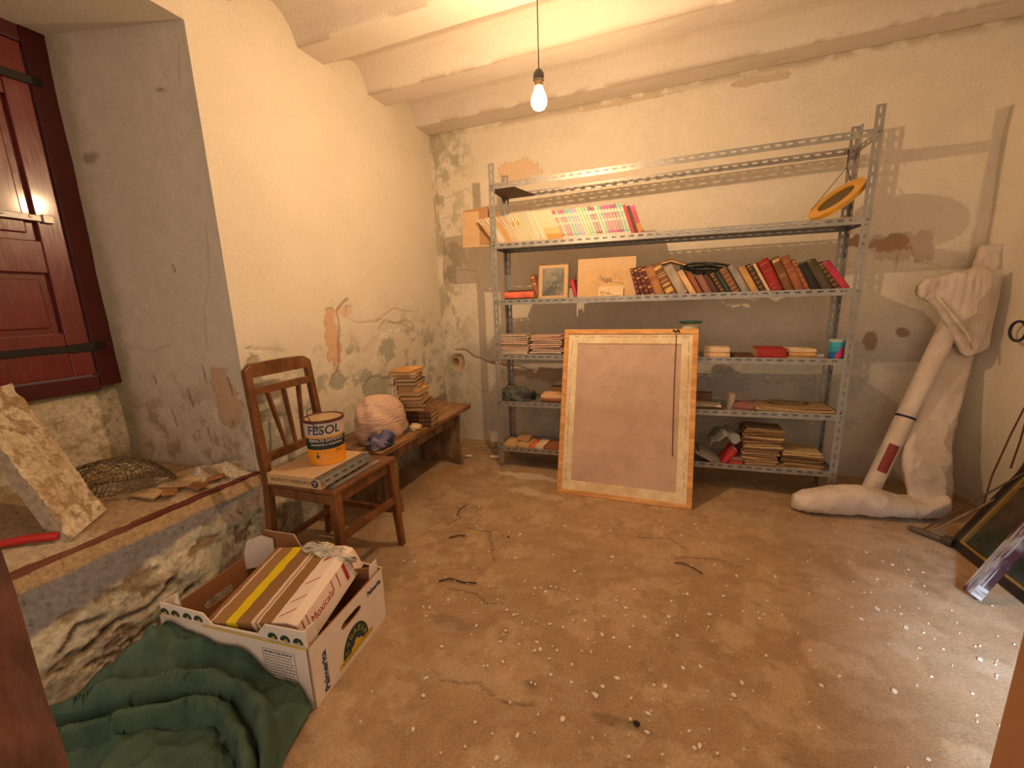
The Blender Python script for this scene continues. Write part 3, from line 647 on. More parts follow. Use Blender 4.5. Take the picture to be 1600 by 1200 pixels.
# ---- middle shelf, left
z3 = lambda x: shz(3, x)
flat('book', 3, -1.01, .205, .14, .018, cm('black'), 'black book lying under the coral one at the left end', yoff=.015)
flat('book', 3, -1.015, .205, .14, .042, cm('coral'), 'coral-red book lying flat at the left end of the middle shelf', z=z3(-1.0)+.0182, yoff=.012)
flat('book', 3, -.99, .17, .12, .012, cm('darkbrown'), 'thin dark book on top of the coral one', z=z3(-1.0)+.0605, yoff=.03, rot=3)
# framed photograph leaning back
def leaning(name, label, cat, x0, w, h, yoff, tilt, k=3, base=None):
    p = shp(x0, yoff); return empty(name, (p.x, p.y, (shz(k, x0) if base is None else base)+.0008), label, cat, rot=(-R_(tilt), 0, math.atan2(dirx.y, dirx.x)))
o = leaning('framed_photograph', 'small framed old grey photograph with cream mat, leaning on the books', 'picture', -.795, .205, .232, .035, 8)
fm = mat('dark_gilt_frame', (.16, .11, .055), .5, metal=.2, ns=40, na=.3)
b = MB(); Wf, Hf = .205, .232
for lo, hi in [((0, 0, 0), (Wf, .014, .008)), ((0, 0, Hf-.008), (Wf, .014, Hf)), ((0, 0, .008), (.008, .014, Hf-.008)), ((Wf-.008, 0, .008), (Wf, .014, Hf-.008))]: b.box(lo, hi)
b.build('frame', fm, o, bevel=.0015)
b = MB(); b.box((.008, .005, .008), (Wf-.008, .008, Hf-.008)); b.build('mat', M_cardL, o)
b = MB(); b.box((.032, .004, .030), (Wf-.032, .0049, Hf-.030)); b.build('photograph', mat('grey_photo', (.10, .095, .075), .5, ns=14, na=.4, bump=0, col2=(.24, .21, .16)), o)
b = MB(); rng = random.Random(5)
for i in range(26):
    cx = rng.uniform(.06, .15); cz = rng.uniform(.05, .17); s = rng.uniform(.003, .008); b.add([(cx+s*math.cos(a)*rng.uniform(.5, 1), .0038, cz+s*1.4*math.sin(a)) for a in np.linspace(0, 2*PI, 7)[:-1]], [tuple(range(6))])
b.build('figures', mat('photo_light', (.26, .24, .19), .6), o)
# mounted engraving
o = leaning('mounted_engraving', 'large pale mount with an old engraving, leaning on the middle shelf', 'print', -.535, .345, .245, .03, 9)
M_mount = mat('mount_board', (.56, .37, .20), .8, ns=12, na=.05, bump=.05)
b = MB(); b.box((0, 0, 0), (.345, .004, .245)); b.build('mount', M_mount, o, bevel=.0006)
b = MB(); b.box((.045, -.0012, .0), (.30, -.0002, .180)); b.build('sheet', mat('yellowed_sheet', (.58, .37, .17), .8, ns=10, na=.12, bump=.05), o)
b = MB(); rng = random.Random(9)
def stroke(b, pts, w, y):
    for (x0, z0), (x1, z1) in zip(pts[:-1], pts[1:]):
        dx, dz = x1-x0, z1-z0; l = math.hypot(dx, dz)+1e-9; nx, nz = -dz/l*w/2, dx/l*w/2
        b.add([(x0-nx, y, z0-nz), (x1-nx, y, z1-nz), (x1+nx, y, z1+nz), (x0+nx, y, z0+nz)], [(0, 1, 2, 3)])
for i in range(70):
    x0 = rng.gauss(.175, .035); z0 = rng.uniform(.10, .128)+.012*math.sin(x0*60); stroke(b, [(x0, z0), (x0+rng.uniform(-.006, .006), z0+rng.uniform(.004, .014)), (x0+rng.uniform(-.01, .01), z0+rng.uniform(-.006, .01))], .0011, -.0014)
for i in range(30):
    x0 = rng.uniform(.085, .14); z0 = rng.uniform(.03, .10); stroke(b, [(x0, z0), (x0+.006, z0+rng.uniform(-.02, .02))], .0009, -.0014)
stroke(b, [(.20, .10), (.28, .085)], .002, -.0014); stroke(b, [(.29, .17), (.295, .14)], .0014, -.0014)
b.build('engraved_lines', mat('sepia_ink', (.09, .055, .03), .8), o)['kind'] = 'stuff'
# small card in front of it
o = leaning('engraved_card', 'small card with a landscape engraving standing before the large mount', 'print', -.405, .14, .07, .012, 6)
b = MB(); b.box((0, 0, 0), (.148, .002, .072)); b.build('card', mat('card_cream', (.70, .50, .29), .8), o)
b = MB(); rng = random.Random(11)
for i in range(50):
    x0 = rng.uniform(.006, .11); z0 = rng.uniform(.006, .055)*(1-x0/.14)+.004; stroke(b, [(x0, z0), (x0+rng.uniform(.004, .02), z0+rng.uniform(-.006, .004))], .0011, -.0004)
b.build('engraved_lines', MATS['sepia_ink'], o)['kind'] = 'stuff'
# open book lying like a roof over the leaning books
o = empty('open_book', (.000, shp(0, .085).y, 1.366), 'brown open book lying like a roof on top of the leaning books', 'book')
b = MB(); d_ = .14
for sx, q in ((-1, (-.135, -.035)), (1, (.085, -.030))):
    x1, z1 = q; b.hexa([(0, -.07, -.005), (x1, -.07, z1-.004), (x1, .07, z1-.004), (0, .07, -.004)][::(1 if sx > 0 else -1)], [(0, -.07, 0), (x1, -.07, z1), (x1, .07, z1), (0, .07, 0)][::(1 if sx > 0 else -1)])
b.build('cover', cm('brown'), o)
b = MB()
for sx, q in ((-1, (-.130, -.034)), (1, (.081, -.029))):
    x1, z1 = q; b.hexa([(0, -.066, -.016), (x1*.97, -.066, z1-.013), (x1*.97, .066, z1-.013), (0, .066, -.016)][::(1 if sx > 0 else -1)], [(0, -.066, -.0045), (x1, -.066, z1-.0045), (x1, .066, z1-.0045), (0, .066, -.0045)][::(1 if sx > 0 else -1)])
b.build('pages', cm('tan'), o)
# coil of black cable
o = MB(); rng = random.Random(3)
for k in range(13):
    pts = []; zc_ = rng.uniform(-.012, .016); yc = rng.uniform(-.035, .03); w = rng.uniform(.085, .145); h_ = rng.uniform(.008, .030); ph = rng.uniform(-.5, .5)
    for i in range(26):
        a = 2*PI*i/26; pts.append((.195+w*math.cos(a)+rng.uniform(-.003, .003), shp(.2, .085).y+yc+.02*math.sin(a+ph), 1.303+zc_+h_*math.sin(a)+rng.uniform(-.002, .002)-.08*w*math.cos(a)))
    o.tube(pts, .0026, 5, closed=True)
o.tube([(.08, 2.60, 1.325), (.07, 2.585, 1.30), (.075, 2.58, 1.28), (.09, 2.59, 1.27)], .006, 6)
tag(o.build('cable_coil', M_black, smooth='all'), 'tangled coil of thin black cable lying on top of the leaning books', 'cable')
# scraps on the front edge
b = MB(); rng = random.Random(6)
vs = []; 
for i in range(14):
    for j in range(5): vs.append((.235+i*.0145, shp(.3, .012).y+.004+j*.007, shz(3, .3)+.001+.016*math.sin(PI*j/4)*math.sin(PI*min(1, i/9+.1))+.004*math.sin(i*1.9+j)+.004))
b.add(vs, [(i*5+j, (i+1)*5+j, (i+1)*5+j+1, i*5+j+1) for i in range(13) for j in range(4)])
oo = b.build('leather_scrap', mat('grey_leather', (.20, .16, .11), .8, col2=(.32, .25, .17)), smooth='all'); oo.modifiers.new('s', 'SOLIDIFY').thickness = .003
tag(oo, 'curled grey-brown scrap lying on the shelf edge before the dark books', 'scrap')

# ---- second shelf: booklets
def spine(name, stops, h): return ramp_mat('spine_'+name, 'Z', [(p, tuple(v*.78 if v > .3 else v for v in c)) for p, c in stops], .5, h, noise=.004, bump=.02)
PAL = [('pale', (.74, .58, .34)), ('cream', (.80, .68, .46)), ('yellow', (.72, .42, .10)), ('white', (.82, .74, .58)), ('peach', (.74, .50, .33))]
def booklet(x, t, h, ang, d, m, label, group):
    p = shp(x, .006); b = MB()
    b.box((0, 0, 0), (t*.94, d, h)); b.box((t*.12, .0008, .0012), (t*.84, d+.0012, h+.0006), 1)
    o = b.build('booklet', [m, M_paperW]); o.location = (p.x, p.y, shz(2, x)+.0004); o.rotation_euler = (0, -R_(ang), math.atan2(dirx.y, dirx.x))
    tag(o, label, 'booklet', group); return o
rng = random.Random(12)
mp_ = [spine('pale', [(0, (.70, .52, .26)), (.05, (.76, .62, .38))], .2), spine('cream', [(0, (.80, .68, .46)), (.004, (.80, .68, .46))], .2), spine('yellow', [(0, (.74, .46, .16)), (.03, (.70, .40, .10)), (.16, (.76, .56, .3))], .2),
       spine('white', [(0, (.78, .64, .40)), (.03, (.84, .76, .60))], .2), spine('peach', [(0, (.74, .56, .36)), (.14, (.72, .45, .26))], .2), spine('amber', [(0, (.70, .34, .05)), (.05, (.74, .55, .18)), (.09, (.80, .68, .44))], .2),
       spine('ring', [(0, (.78, .64, .38)), (.125, (.70, .28, .03)), (.15, (.80, .66, .42))], .2)]
x = -1.052; xs = [];
while x < -.612: xs.append(x); x += rng.choice([.0125, .0135, .0150, .0165])
ORD = 'first second third fourth fifth sixth seventh eighth ninth tenth eleventh twelfth thirteenth fourteenth fifteenth sixteenth seventeenth eighteenth nineteenth twentieth'.split()
def nth(i):
    if i < 20: return ORD[i]
    tens = ['twenty', 'thirty', 'forty'][(i+1)//10-2]; r_ = (i+1) % 10
    return {'twenty': 'twentieth', 'thirty': 'thirtieth', 'forty': 'fortieth'}[tens] if r_ == 0 else tens+'-'+ORD[r_-1]
N1 = len(xs); xs.append(x)
for i in range(N1):
    f = i/N1; ang = 37-13*min(1, f*1.6); t = (xs[i+1]-xs[i])*math.cos(R_(ang))*.98
    k = [6, 0, 4, 3, 3, 0, 2, 2, 4, 0, 4, 1, 6, 1, 6, 1, 0, 1][i] if i < 18 else (5 if i > N1-8 else rng.choice([0, 1, 3]))
    if k == 6 and i == 0: k = 2
    cn = ['pale straw', 'cream', 'yellow', 'white', 'peach', 'amber-footed cream', 'cream orange-marked'][k]
    booklet(xs[i], t, (.205 if i < 6 else .198+.003*rng.random()), ang, .13, mp_[k], 'thin %s spine, %s booklet from the left end of the second shelf' % (cn, nth(i)), 'pale booklets leaning in the row on the second shelf')
CC = [('crimson', (.62, .08, .12)), ('mint', (.25, .60, .38)), ('rose', (.70, .13, .22)), ('teal', (.16, .55, .45)), ('lilac', (.55, .36, .66)), ('lime', (.55, .68, .34)), ('plum', (.25, .05, .13)), ('pink', (.66, .07, .25))]
def cspine(nm, c):
    w = (.80, .72, .56); l = tuple(.55*a+.45*b_ for a, b_ in zip(c, w)); return spine(nm, [(0, (.78, .66, .48)), (.028, c), (.040, l), (.10, w), (.112, l), (.140, c), (.146, w), (.168, c)], .2)
cms = [cspine(n_, c) for n_, c in CC]
seq = [0, 1, 2, 2, 3, 3, 4, 4, 5, 5, 1, 1, 6, 6, 5, 3, 7, 7, 7, 6, 6, 3, 3]
x = xs[-1]; step = (-.212-x)/len(seq)
cnt = {}
for i, k in enumerate(seq):
    ang = 24-5*i/len(seq); t = step*math.cos(R_(ang))*.98
    booklet(x, t, .192-.004*(i % 3 == 1), ang, .13, cms[k], 'white booklet with %s spine print, %s of the coloured ones from the left' % (CC[k][0], nth(i)), 'coloured booklets in the row on the second shelf'); x += step
for j, (t, h, c, lab) in enumerate([(.016, .180, 'scarlet', 'slim dark pink-red booklet right after the coloured ones'), (.020, .172, 'burgundy', 'burgundy booklet second from the right end of the second shelf row'), (.026, .170, 'pink', 'pink and orange booklet ending the row on the second shelf')]):
    mm = cm(c) if j < 2 else spine('pinkorange', [(0, (.5, .05, .08)), (.02, (.60, .20, .03)), (.07, (.5, .05, .08)), (.14, (.6, .06, .2))], .2)
    booklet(x, t, h, 19, .13, mm, lab, None); x += t/math.cos(R_(19))
# card sheets standing out past the left post
for j, (xa, w, h, dy, rz, tl) in enumerate([(-1.305, .205, .225, .02, 2, 1), (-1.29, .19, .235, .030, -3, -4), (-1.27, .20, .215, .040, 5, 5)]):
    b = MB(); b.box((0, 0, 0), (w, .0022, h)); b.box((w*.0, -.0006, 0), (w*.01, 0, h))
    p = shp(xa, dy+.02); o = b.build('card_sheet', M_cardL if j == 0 else M_card, bevel=.0004); o.location = (p.x, p.y, shz(2, xa)+.006+(.012 if j == 2 else 0)); o.rotation_euler = (R_(-3), R_(tl), R_(rz))
    tag(o, ['tan cardboard sheet jutting out past the left shelf post', 'brown cardboard sheet right behind the tan one at the left post', 'tilted cardboard sheet, rearmost of the three at the left post'][j], 'cardboard')
# hanging oval mirror frame and its dish
o = empty('oval_frame', (.775, 2.70, 1.60), 'yellow wooden oval frame hanging on a string from the top shelf rail', 'frame')
th = R_(38); cx, cz = .775, 1.60
ax = V((math.cos(th)*.95, -.10, math.sin(th))).normalized(); ay = V((-math.sin(th)*.30, .93, math.cos(th)*.30)); ay = (ay-ax*ay.dot(ax)).normalized(); az = ax.cross(ay)
o.matrix_world = Matrix.Translation((.785, 2.690, 1.618)) @ Matrix((ax, ay, az)).transposed().to_4x4()
def oval_ring(b, a0, b0, a1, b1, z0, z1, n=36):
    vs = []
    for (a_, b_, z_) in [(a0, b0, z0), (a1, b1, z0), (a1, b1, z1), (a0, b0, z1)]:
        vs += [(a_*math.cos(2*PI*i/n), b_*math.sin(2*PI*i/n), z_) for i in range(n)]
    fs = [(r*n+i, r*n+(i+1) % n, ((r+1) % 4)*n+(i+1) % n, ((r+1) % 4)*n+i) for r in range(4) for i in range(n)]; b.add(vs, fs)
b = MB(); oval_ring(b, .085, .072, .132, .118, -.010, .010); b.build('rim', mat('yellow_varnish', (.62, .30, .03), .35, ns=20, na=.15, coat=.3), o, smooth=True)
b = MB(); b.prism([(.0845*math.cos(2*PI*i/36), .0715*math.sin(2*PI*i/36)) for i in range(36)], -.006, .002); b.build('panel', mat('dark_panel', (.11, .07, .025), .5, ns=30, na=.3), o)
rail = shp(.83, DEP-.02); iv = o.matrix_world.inverted()
b = MB()
for s_ in (-.095, .105): b.tube([iv @ V((.845, 2.80, 1.815)), iv @ V((.840, 2.785, 1.79)), (s_, .07, .011)], .0016, 5)
b.tube([iv @ V((.845, 2.80, 1.815)), iv @ V((.850, 2.815, 1.875)), iv @ V((.854, 2.845, 1.895)), iv @ V((.858, 2.842, 1.86))], .0022, 5)
b.build('hanging_string', M_iron, o)
b = MB(); p = shp(.785, .05); b.lathe([(.0001, 0), (.040, 0), (.062, .014), (.060, .0155), (.039, .002), (.0001, .002)], 24, Matrix.Translation((p.x, p.y, shz(2, .785))))
tag(b.build('small_dish', mat('pinkish_ceramic', (.60, .44, .33), .4), smooth=True), 'small pale dish under the oval frame on the second shelf', 'dish')

# ---- fourth shelf
def sheets(name, x, y, z, w, d, n, t, mats_, label, cat, seed, group=None, jitter=.008, fold=True, rotj=4, wave=.002):
    """a bundle of folded papers: each sheaf a separate part"""
    root = empty(name, (x, y, z), label, cat, group); rng = random.Random(seed); zz = 0
    for i in range(n):
        tt = t*rng.uniform(.7, 1.3); a = R_(rng.uniform(-rotj, rotj)); ox, oy = rng.uniform(-jitter, jitter), rng.uniform(-jitter*.5, jitter*.5); ww, dd = w*rng.uniform(.9, 1.02)/2, d*rng.uniform(.92, 1.02)/2
        b = MB(); nx = 7; top = []; bot = []
        for k in range(nx):
            u = -1+2*k/(nx-1); lift = wave*math.sin(u*2.3+i*1.3)+(.003 if fold and k in (0, nx-1) else 0)*0
            for v_ in (-1, -.93, .93, 1):
                X_, Y_ = u*ww, v_*dd; inset = abs(v_) == 1
                px_, py_ = X_*math.cos(a)-Y_*math.sin(a)+ox, X_*math.sin(a)+Y_*math.cos(a)+oy
                top.append((px_, py_, zz+tt-(tt*.42 if inset else 0)+lift)); bot.append((px_, py_, zz+(tt*.42 if inset else 0.0002)+lift))
        vs = top+bot; M_ = len(top); fs = []
        for k in range(nx-1):
            for v_ in range(3):
                q = k*4+v_; fs.append((q, q+4, q+5, q+1)); fs.append((M_+q, M_+q+1, M_+q+5, M_+q+4))
            fs.append((k*4, M_+k*4, M_+k*4+4, k*4+4)); fs.append((k*4+3, k*4+7, M_+k*4+7, M_+k*4+3))
        for k in (0, nx-1):
            for v_ in range(3):
                q = k*4+v_; f = (q, q+1, M_+q+1, M_+q); fs.append(f if k == 0 else f[::-1])
        b.add(vs, fs); b.build('sheaf', mats_[rng.randrange(len(mats_))], root, smooth=True); zz += tt*1.0
    return root, zz
M_news = [mat('newsprint_pale', (.62, .50, .39), .85, ns=50, na=.15), mat('newsprint_pink', (.52, .33, .24), .85, ns=50, na=.15), mat('newsprint_grey', (.42, .34, .27), .85, ns=50, na=.15)]
M_doc = [mat('document_tan', (.33, .20, .095), .85, ns=50, na=.25), mat('document_brown', (.22, .12, .055), .85, ns=50, na=.25), mat('document_cream', (.46, .31, .165), .85, ns=50, na=.2)]
sheets('newspaper_stack', -.965, shp(-.965, .095).y, shz(4, -.96), .218, .165, 11, .0125, M_news, 'stack of folded old newspapers at the left end of the fourth shelf', 'newspapers', 1, rotj=2.5)
sheets('newspaper_stack', -.735, shp(-.735, .095).y, shz(4, -.73), .218, .165, 10, .0122, M_news, 'stack of folded old newspapers partly hidden behind the leaning frame', 'newspapers', 2, rotj=2.5)
# enamel jug behind the frame
p = shp(.125, .095); o = empty('enamel_jar', (p.x, p.y-.04, shz(4, .125)+.0003), 'cream enamel jar with green rim standing behind the leaning frame', 'jar')
b = MB(); b.lathe([(.0001, 0), (.045, 0), (.050, .01), (.052, .12), (.046, .175), (.042, .190), (.042, .201), (.037, .201), (.037, .191)], 28); b.build('body', M_enamel, o, smooth=True)
b = MB(); b.lathe([(.0421, .2015), (.060, .204), (.0655, .210), (.062, .215), (.038, .212), (.0371, .2015)], 28); b.build('rim', M_genam, o, smooth=True)
flat('book', 4, .200, .135, .13, .034, cm('paleorange'), 'pale brown book with cream pages right of the leaning frame', pages=M_paperW, rot=2)
flat('book', 4, .203, .13, .12, .028, cm('cream'), 'cream book lying on the pale brown one', z=shz(4, .2)+.0345, pages=M_paperW, rot=-4, yoff=.02)
flat('book', 4, .352, .105, .15, .022, cm('darkbrown'), 'thin dark brown book left of the dark red box-like book', rot=0, yoff=.02)
flat('book', 4, .465, .142, .15, .062, cm('red'), 'thick red book with dark top lying on the fourth shelf', pages=M_pages)
flat('book', 4, .612, .13, .14, .022, cm('tan'), 'tan book lying under two worn ones at the right end', pages=M_paper)
flat('book', 4, .618, .12, .13, .018, cm('ochre'), 'ochre worn book in the middle of the right-hand pile', z=shz(4, .62)+.0225, rot=-5, pages=M_paper)
flat('book', 4, .625, .125, .12, .016, cm('cream'), 'cream loose-bound book on top of the right-hand pile', z=shz(4, .62)+.041, rot=4, pages=M_paperW, yoff=.02)
p = shp(.775, .08); b = MB(); b.tube([(p.x-.025, p.y-.01, shz(4, .77)+.014), (p.x+.02, p.y, shz(4, .77)+.014)], .0135, 14); 
tag(b.build('pale_roll', M_paperW, smooth=True), 'small pale roll lying beside the blue tin', 'roll')
p = shp(.843, .045); o = empty('blue_tin', (p.x, p.y, shz(4, .84)+.0003), 'round blue tin with pink label and pale lid at the right shelf end', 'tin')
b = MB(); b.lathe([(.0001, 0), (.034, 0), (.034, .104), (.0001, .104)], 28); b.build('body', ramp_mat('blue_tin_print', 'Z', [(0, (.02, .05, .22)), (.03, (.02, .12, .34)), (.06, (.03, .28, .42)), (.09, (.04, .36, .50))], .35, .11, noise=.03), o, smooth=True)
b = MB(); b.lathe([(.0345, .098), (.0355, .098), (.0355, .112), (.0001, .112)], 28); b.build('lid', mat('grey_blue_lid', (.36, .44, .42), .4), o, smooth=True)
b = MB(); n = 8
vs = []; 
for i in range(n+1):
    a = -1.95+1.05*i/n; lo = .012+.05*(i/n)**2*.3; hi = .03+.058*(i/n)
    for z_ in (lo, hi): vs.append((.0345*math.cos(a), .0345*math.sin(a), z_))
b.add(vs, [(2*i, 2*i+2, 2*i+3, 2*i+1) for i in range(n)]); b.build('pink_print', mat('pink_print', (.58, .03, .12), .4), o)

# ---- fifth shelf
def blob(name, center, size, m, label, cat, seed, rough=.25, n=(28, 18), parent=None, flatb=True, freq=3.0, ridged=False):
    u = np.linspace(0, 2*PI, n[0]+1)[:-1]; v_ = np.linspace(-PI/2, PI/2, n[1]); U, V_ = np.meshgrid(u, v_, indexing='ij')
    X_ = np.cos(V_)*np.cos(U); Y_ = np.cos(V_)*np.sin(U); Z_ = np.sin(V_)
    nn = fbm(X_*freq+10+Z_*1.7, Y_*freq+20+Z_*2.3, seed, 4)
    if ridged: nn = 1-np.abs(2*nn-1)*2
    r = 1+rough*(nn-.5)*2
    if flatb: Z_ = np.where(Z_ < 0, np.maximum(Z_, -.55), Z_)
    P = np.stack([X_*r*size[0], Y_*r*size[1], Z_*r*size[2]], -1)
    if flatb: P[..., 2] = np.maximum(P[..., 2], -.5*size[2]); P[..., 2] -= P[..., 2].min()
    b = MB(); N_, K = n; b.v = [tuple(p) for p in P.reshape(-1, 3)]
    b.f = [(i*K+j, ((i+1) % N_)*K+j, ((i+1) % N_)*K+j+1, i*K+j+1) for i in range(N_) for j in range(K-1)]; b.m = [0]*len(b.f)
    o = b.build(name, m, parent, smooth='all', loc=center)
    if label: tag(o, label, cat)
    return o
p = shp(-.98, .085); blob('work_gloves', (p.x, p.y, shz(5, -.98)), (.098, .065, .062), M_greyc, 'crumpled dark grey work gloves at the left end of the fifth shelf', 'gloves', 5, .35, freq=2.2, ridged=True)
p = shp(-.865, .16); blob('dark_lump', (p.x, p.y-.02, shz(5, -.86)), (.020, .018, .04), M_black, 'small black lump beside the grey gloves', 'lump', 6, .15)
flat('book', 5, -.770, .17, .14, .020, cm('darkbrown'), 'dark brown book at the bottom of the small pile left of the frame', rot=0)
flat('book', 5, -.772, .16, .135, .016, cm('rust'), 'rust book in the middle of the small pile left of the frame', z=shz(5, -.75)+.0205)
flat('book', 5, -.775, .165, .14, .024, cm('paleorange'), 'pale orange book on top of the small pile left of the frame', z=shz(5, -.75)+.037, pages=M_paperW, rot=2)
b = MB(); p = shp(-.65, .15); b.box((-.09, 0, 0), (.12, .05, .095)); oo = b.build('wooden_block', mat('old_brown_board', (.20, .12, .06), .8), bevel=.003); oo.location = (p.x, p.y-.01, shz(5, -.65)+.0008)
tag(oo, 'brown board standing at the back of the fifth shelf behind the frame', 'board')
b = MB(); p = shp(.21, .03); b.box((-.12, 0, 0), (.115, .14, .02)); b.box((-.12, .10, .02), (.06, .14, .085)); oo = b.build('wooden_tray', mat('tray_brown', (.17, .085, .045), .7), bevel=.003); oo.location = (p.x, p.y, shz(5, .2)+.0008)
tag(oo, 'brown wooden tray with raised back right behind the leaning frame', 'tray')
sheets('paper_sheets', .225, shp(.22, .075).y, shz(5, .22)+.021, .17, .12, 3, .004, [M_paperW, MATS['document_cream']], 'few loose pale papers lying on the wooden tray', 'papers', 14, rotj=7)
upright(5, .352, .030, .098, -3, .08, cm('beige'), 'small grey-beige book standing upright on the fifth shelf', (), yoff=.05)
flat('book', 5, .372, .110, .12, .020, cm('mauve'), 'dull mauve-red book at the bottom of the low pair on the fifth shelf', yoff=.01)
flat('book', 5, .374, .100, .11, .024, cm('mauve'), 'dull mauve-red book on top of the low pair on the fifth shelf', z=shz(5, .38)+.0205, rot=-5, yoff=.015)
rt, hh = sheets('paper_pile', .685, shp(.685, .105).y, shz(5, .685), .385, .19, 5, .0075, [M_paperW, MATS['document_cream'], MATS['document_tan']], 'wide flat pile of large pale papers filling the right end of the fifth shelf', 'papers', 21, rotj=1.5, wave=.004)
b = MB(); rng = random.Random(31)
for k in range(10): b.tube([(.66+.11*math.cos(a)*rng.uniform(.8, 1), shp(.7, .13).y+.03*math.sin(a), shz(5, .7)+hh+.006+.008*rng.random()) for a in np.linspace(0, 2*PI, 13)[:-1]], .003, 5, closed=True)
tag(b.build('cord_tangle', mat('olive_cord', (.16, .12, .06), .8), smooth='all'), 'tangle of olive-brown cord lying on the wide paper pile', 'cord')

# ---- bottom shelf
for i, (x, w, c, lab) in enumerate([(-1.06, .10, 'tan', 'tan cardboard-covered booklet, leftmost on the bottom shelf'), (-.955, .09, 'tan', 'second tan cardboard-covered booklet from the left on the bottom shelf'), (-.862, .035, 'coral', 'narrow pinkish booklet in the row on the bottom shelf'), (-.824, .062, 'cream', 'cream booklet right of the pinkish one on the bottom shelf'), (-.757, .13, 'rust', 'reddish-brown booklet half behind the frame on the bottom shelf')]):
    flat('booklet', 6, x, w, .17, .024+.004*(i % 2), cm(c), lab, yoff=.012, cat='booklet', rot=(-1)**i*1.5)
b = MB(); p = shp(-.93, .10); vs = [(-.05, -.01, 0), (.045, -.03, .004), (.05, .03, .03), (-.02, .05, .035), (-.05, .02, .02)]
b.add(vs+[(a, c, d+.004) for a, c, d in vs], [(0, 4, 3, 2, 1), (5, 6, 7, 8, 9)]+[(i, (i+1) % 5, 5+(i+1) % 5, 5+i) for i in range(5)]); oo = b.build('card_scrap', M_card); oo.location = (p.x, p.y, shz(6, -.93)+.030)
tag(oo, 'torn cardboard scrap lying on the tan booklets of the bottom shelf', 'scrap')
for i, (x, t, h, a, c, lab) in enumerate([(.205, .018, .13, 62, 'beige', 'beige magazine fallen over, lowest next to the frame on the bottom shelf'), (.235, .016, .14, 60, 'grey', 'grey magazine leaning steeply on the beige one on the bottom shelf')]):
    upright(6, x+.09, t, h, a, .16, cm(c), lab, pages=M_paperW)
upright(6, .318, .030, .13, -34, .13, cm('scarlet'), 'bright red book tilted to the right on the bottom shelf', (), pages=M_paperW)
upright(6, .345, .024, .15, -38, .10, cm('burgundy'), 'dark red book tilted behind the bright red one on the bottom shelf', (), yoff=.09)
flat('book', 6, .372, .070, .13, .026, cm('scarlet'), 'lower red book of the pair beside the tall document stack', yoff=.006)
flat('book', 6, .374, .066, .12, .026, cm('mauve'), 'upper dull red book of the pair beside the tall document stack', z=shz(6, .38)+.0265, yoff=.008)
# grey cloth draped over the red books
u = np.linspace(0, 1, 26); v_ = np.linspace(0, 1, 12); U, VV = np.meshgrid(u, v_, indexing='ij')
X_ = .262+.165*U; Y_ = shp(.33, .03).y+.13*VV; Z_ = .335+.045*np.sin(PI*np.clip(U*1.15, 0, 1))-.02*(1-U)*2+.012*np.sin(U*14+VV*5)+.008*fbm(U*6, VV*6, 66)-.045*(VV < .1)*0
Z_ = Z_-.035*ss(.35, 0, VV)
b = MB(); b.v = [tuple(p) for p in np.stack([X_, Y_, Z_], -1).reshape(-1, 3)]; K = 12
b.f = [(i*K+j, (i+1)*K+j, (i+1)*K+j+1, i*K+j+1) for i in range(25) for j in range(K-1)]; b.m = [0]*len(b.f)
oo = b.build('grey_cloth', mat('pale_grey_cloth', (.30, .28, .25), .85, bump=.4), smooth='all'); oo.modifiers.new('s', 'SOLIDIFY').thickness = .006
tag(oo, 'pale grey cloth draped over the tilted red books on the bottom shelf', 'cloth')
sheets('document_stack', .535, shp(.535, .10).y, shz(6, .535), .195, .17, 18, .0118, M_doc, 'tall stack of old brown documents on the bottom shelf', 'papers', 41, jitter=.012, rotj=5)
sheets('document_stack', .745, shp(.745, .10).y, shz(6, .745), .20, .17, 9, .0122, M_doc, 'lower stack of old documents at the right end of the bottom shelf', 'papers', 42, jitter=.016, rotj=6)

# ------------------------------------------------------------------ big frame leaning on the shelving
FW, FH = .760, 1.005
tl = math.atan2(2.49-2.245, .97)
o = empty('large_picture_frame', (-.595, 2.243, .001), 'large orange-wood picture frame with tan backing leaning against the shelving', 'frame', rot=(-tl, 0, R_(.6)))
fr = .028
for lo, hi, nm in [((0, 0, 0), (FW, .032, fr), 'rail'), ((0, 0, FH-fr), (FW, .032, FH), 'rail'), ((0, 0, fr), (fr, .032, FH-fr), 'stile'), ((FW-fr, 0, fr), (FW, .032, FH-fr), 'stile')]:
    b = MB(); b.box(lo, hi); b.build('frame_'+nm, M_oak, o, bevel=.003, seg=2)
M_tape = mat('cream_paper_tape', (.80, .66, .43), .75, ns=22, na=.12, bump=.25, col2=(.70, .52, .30))
for lo, hi in [((fr, .008, fr), (FW-fr, .012, .085)), ((fr, .008, FH-.085), (FW-fr, .012, FH-fr)), ((fr, .008, .085), (.085, .012, FH-.085)), ((FW-.085, .008, .085), (FW-fr, .012, FH-.085))]:
    b = MB(); b.box(lo, hi); b.build('paper_border', M_tape, o)
b = MB(); b.box((.083, .0125, .083), (FW-.083, .0165, FH-.083)); b.build('backing_board', mat('backing_tan', (.52, .35, .25), .8, ns=9, na=.10, bump=.3, bs=20, col2=(.57, .39, .285)), o)
b = MB(); b.tube([(FW-.115, .006, FH-.01), (FW-.117, .004, FH-.3), (FW-.113, .004, FH-.62), (FW-.11, .006, FH-.72)], .0022, 6); b.build('hanging_cord', mat('dark_cord', (.13, .05, .03), .8), o)
b = MB(); b.tube([(FW-.135, -.001, FH-.008), (FW-.12, -.003, FH-.018), (FW-.105, -.001, FH-.006), (FW-.10, -.002, FH-.022)], .005, 6); b.build('cord_knot', M_iron, o)
b = MB(); rng = random.Random(17)
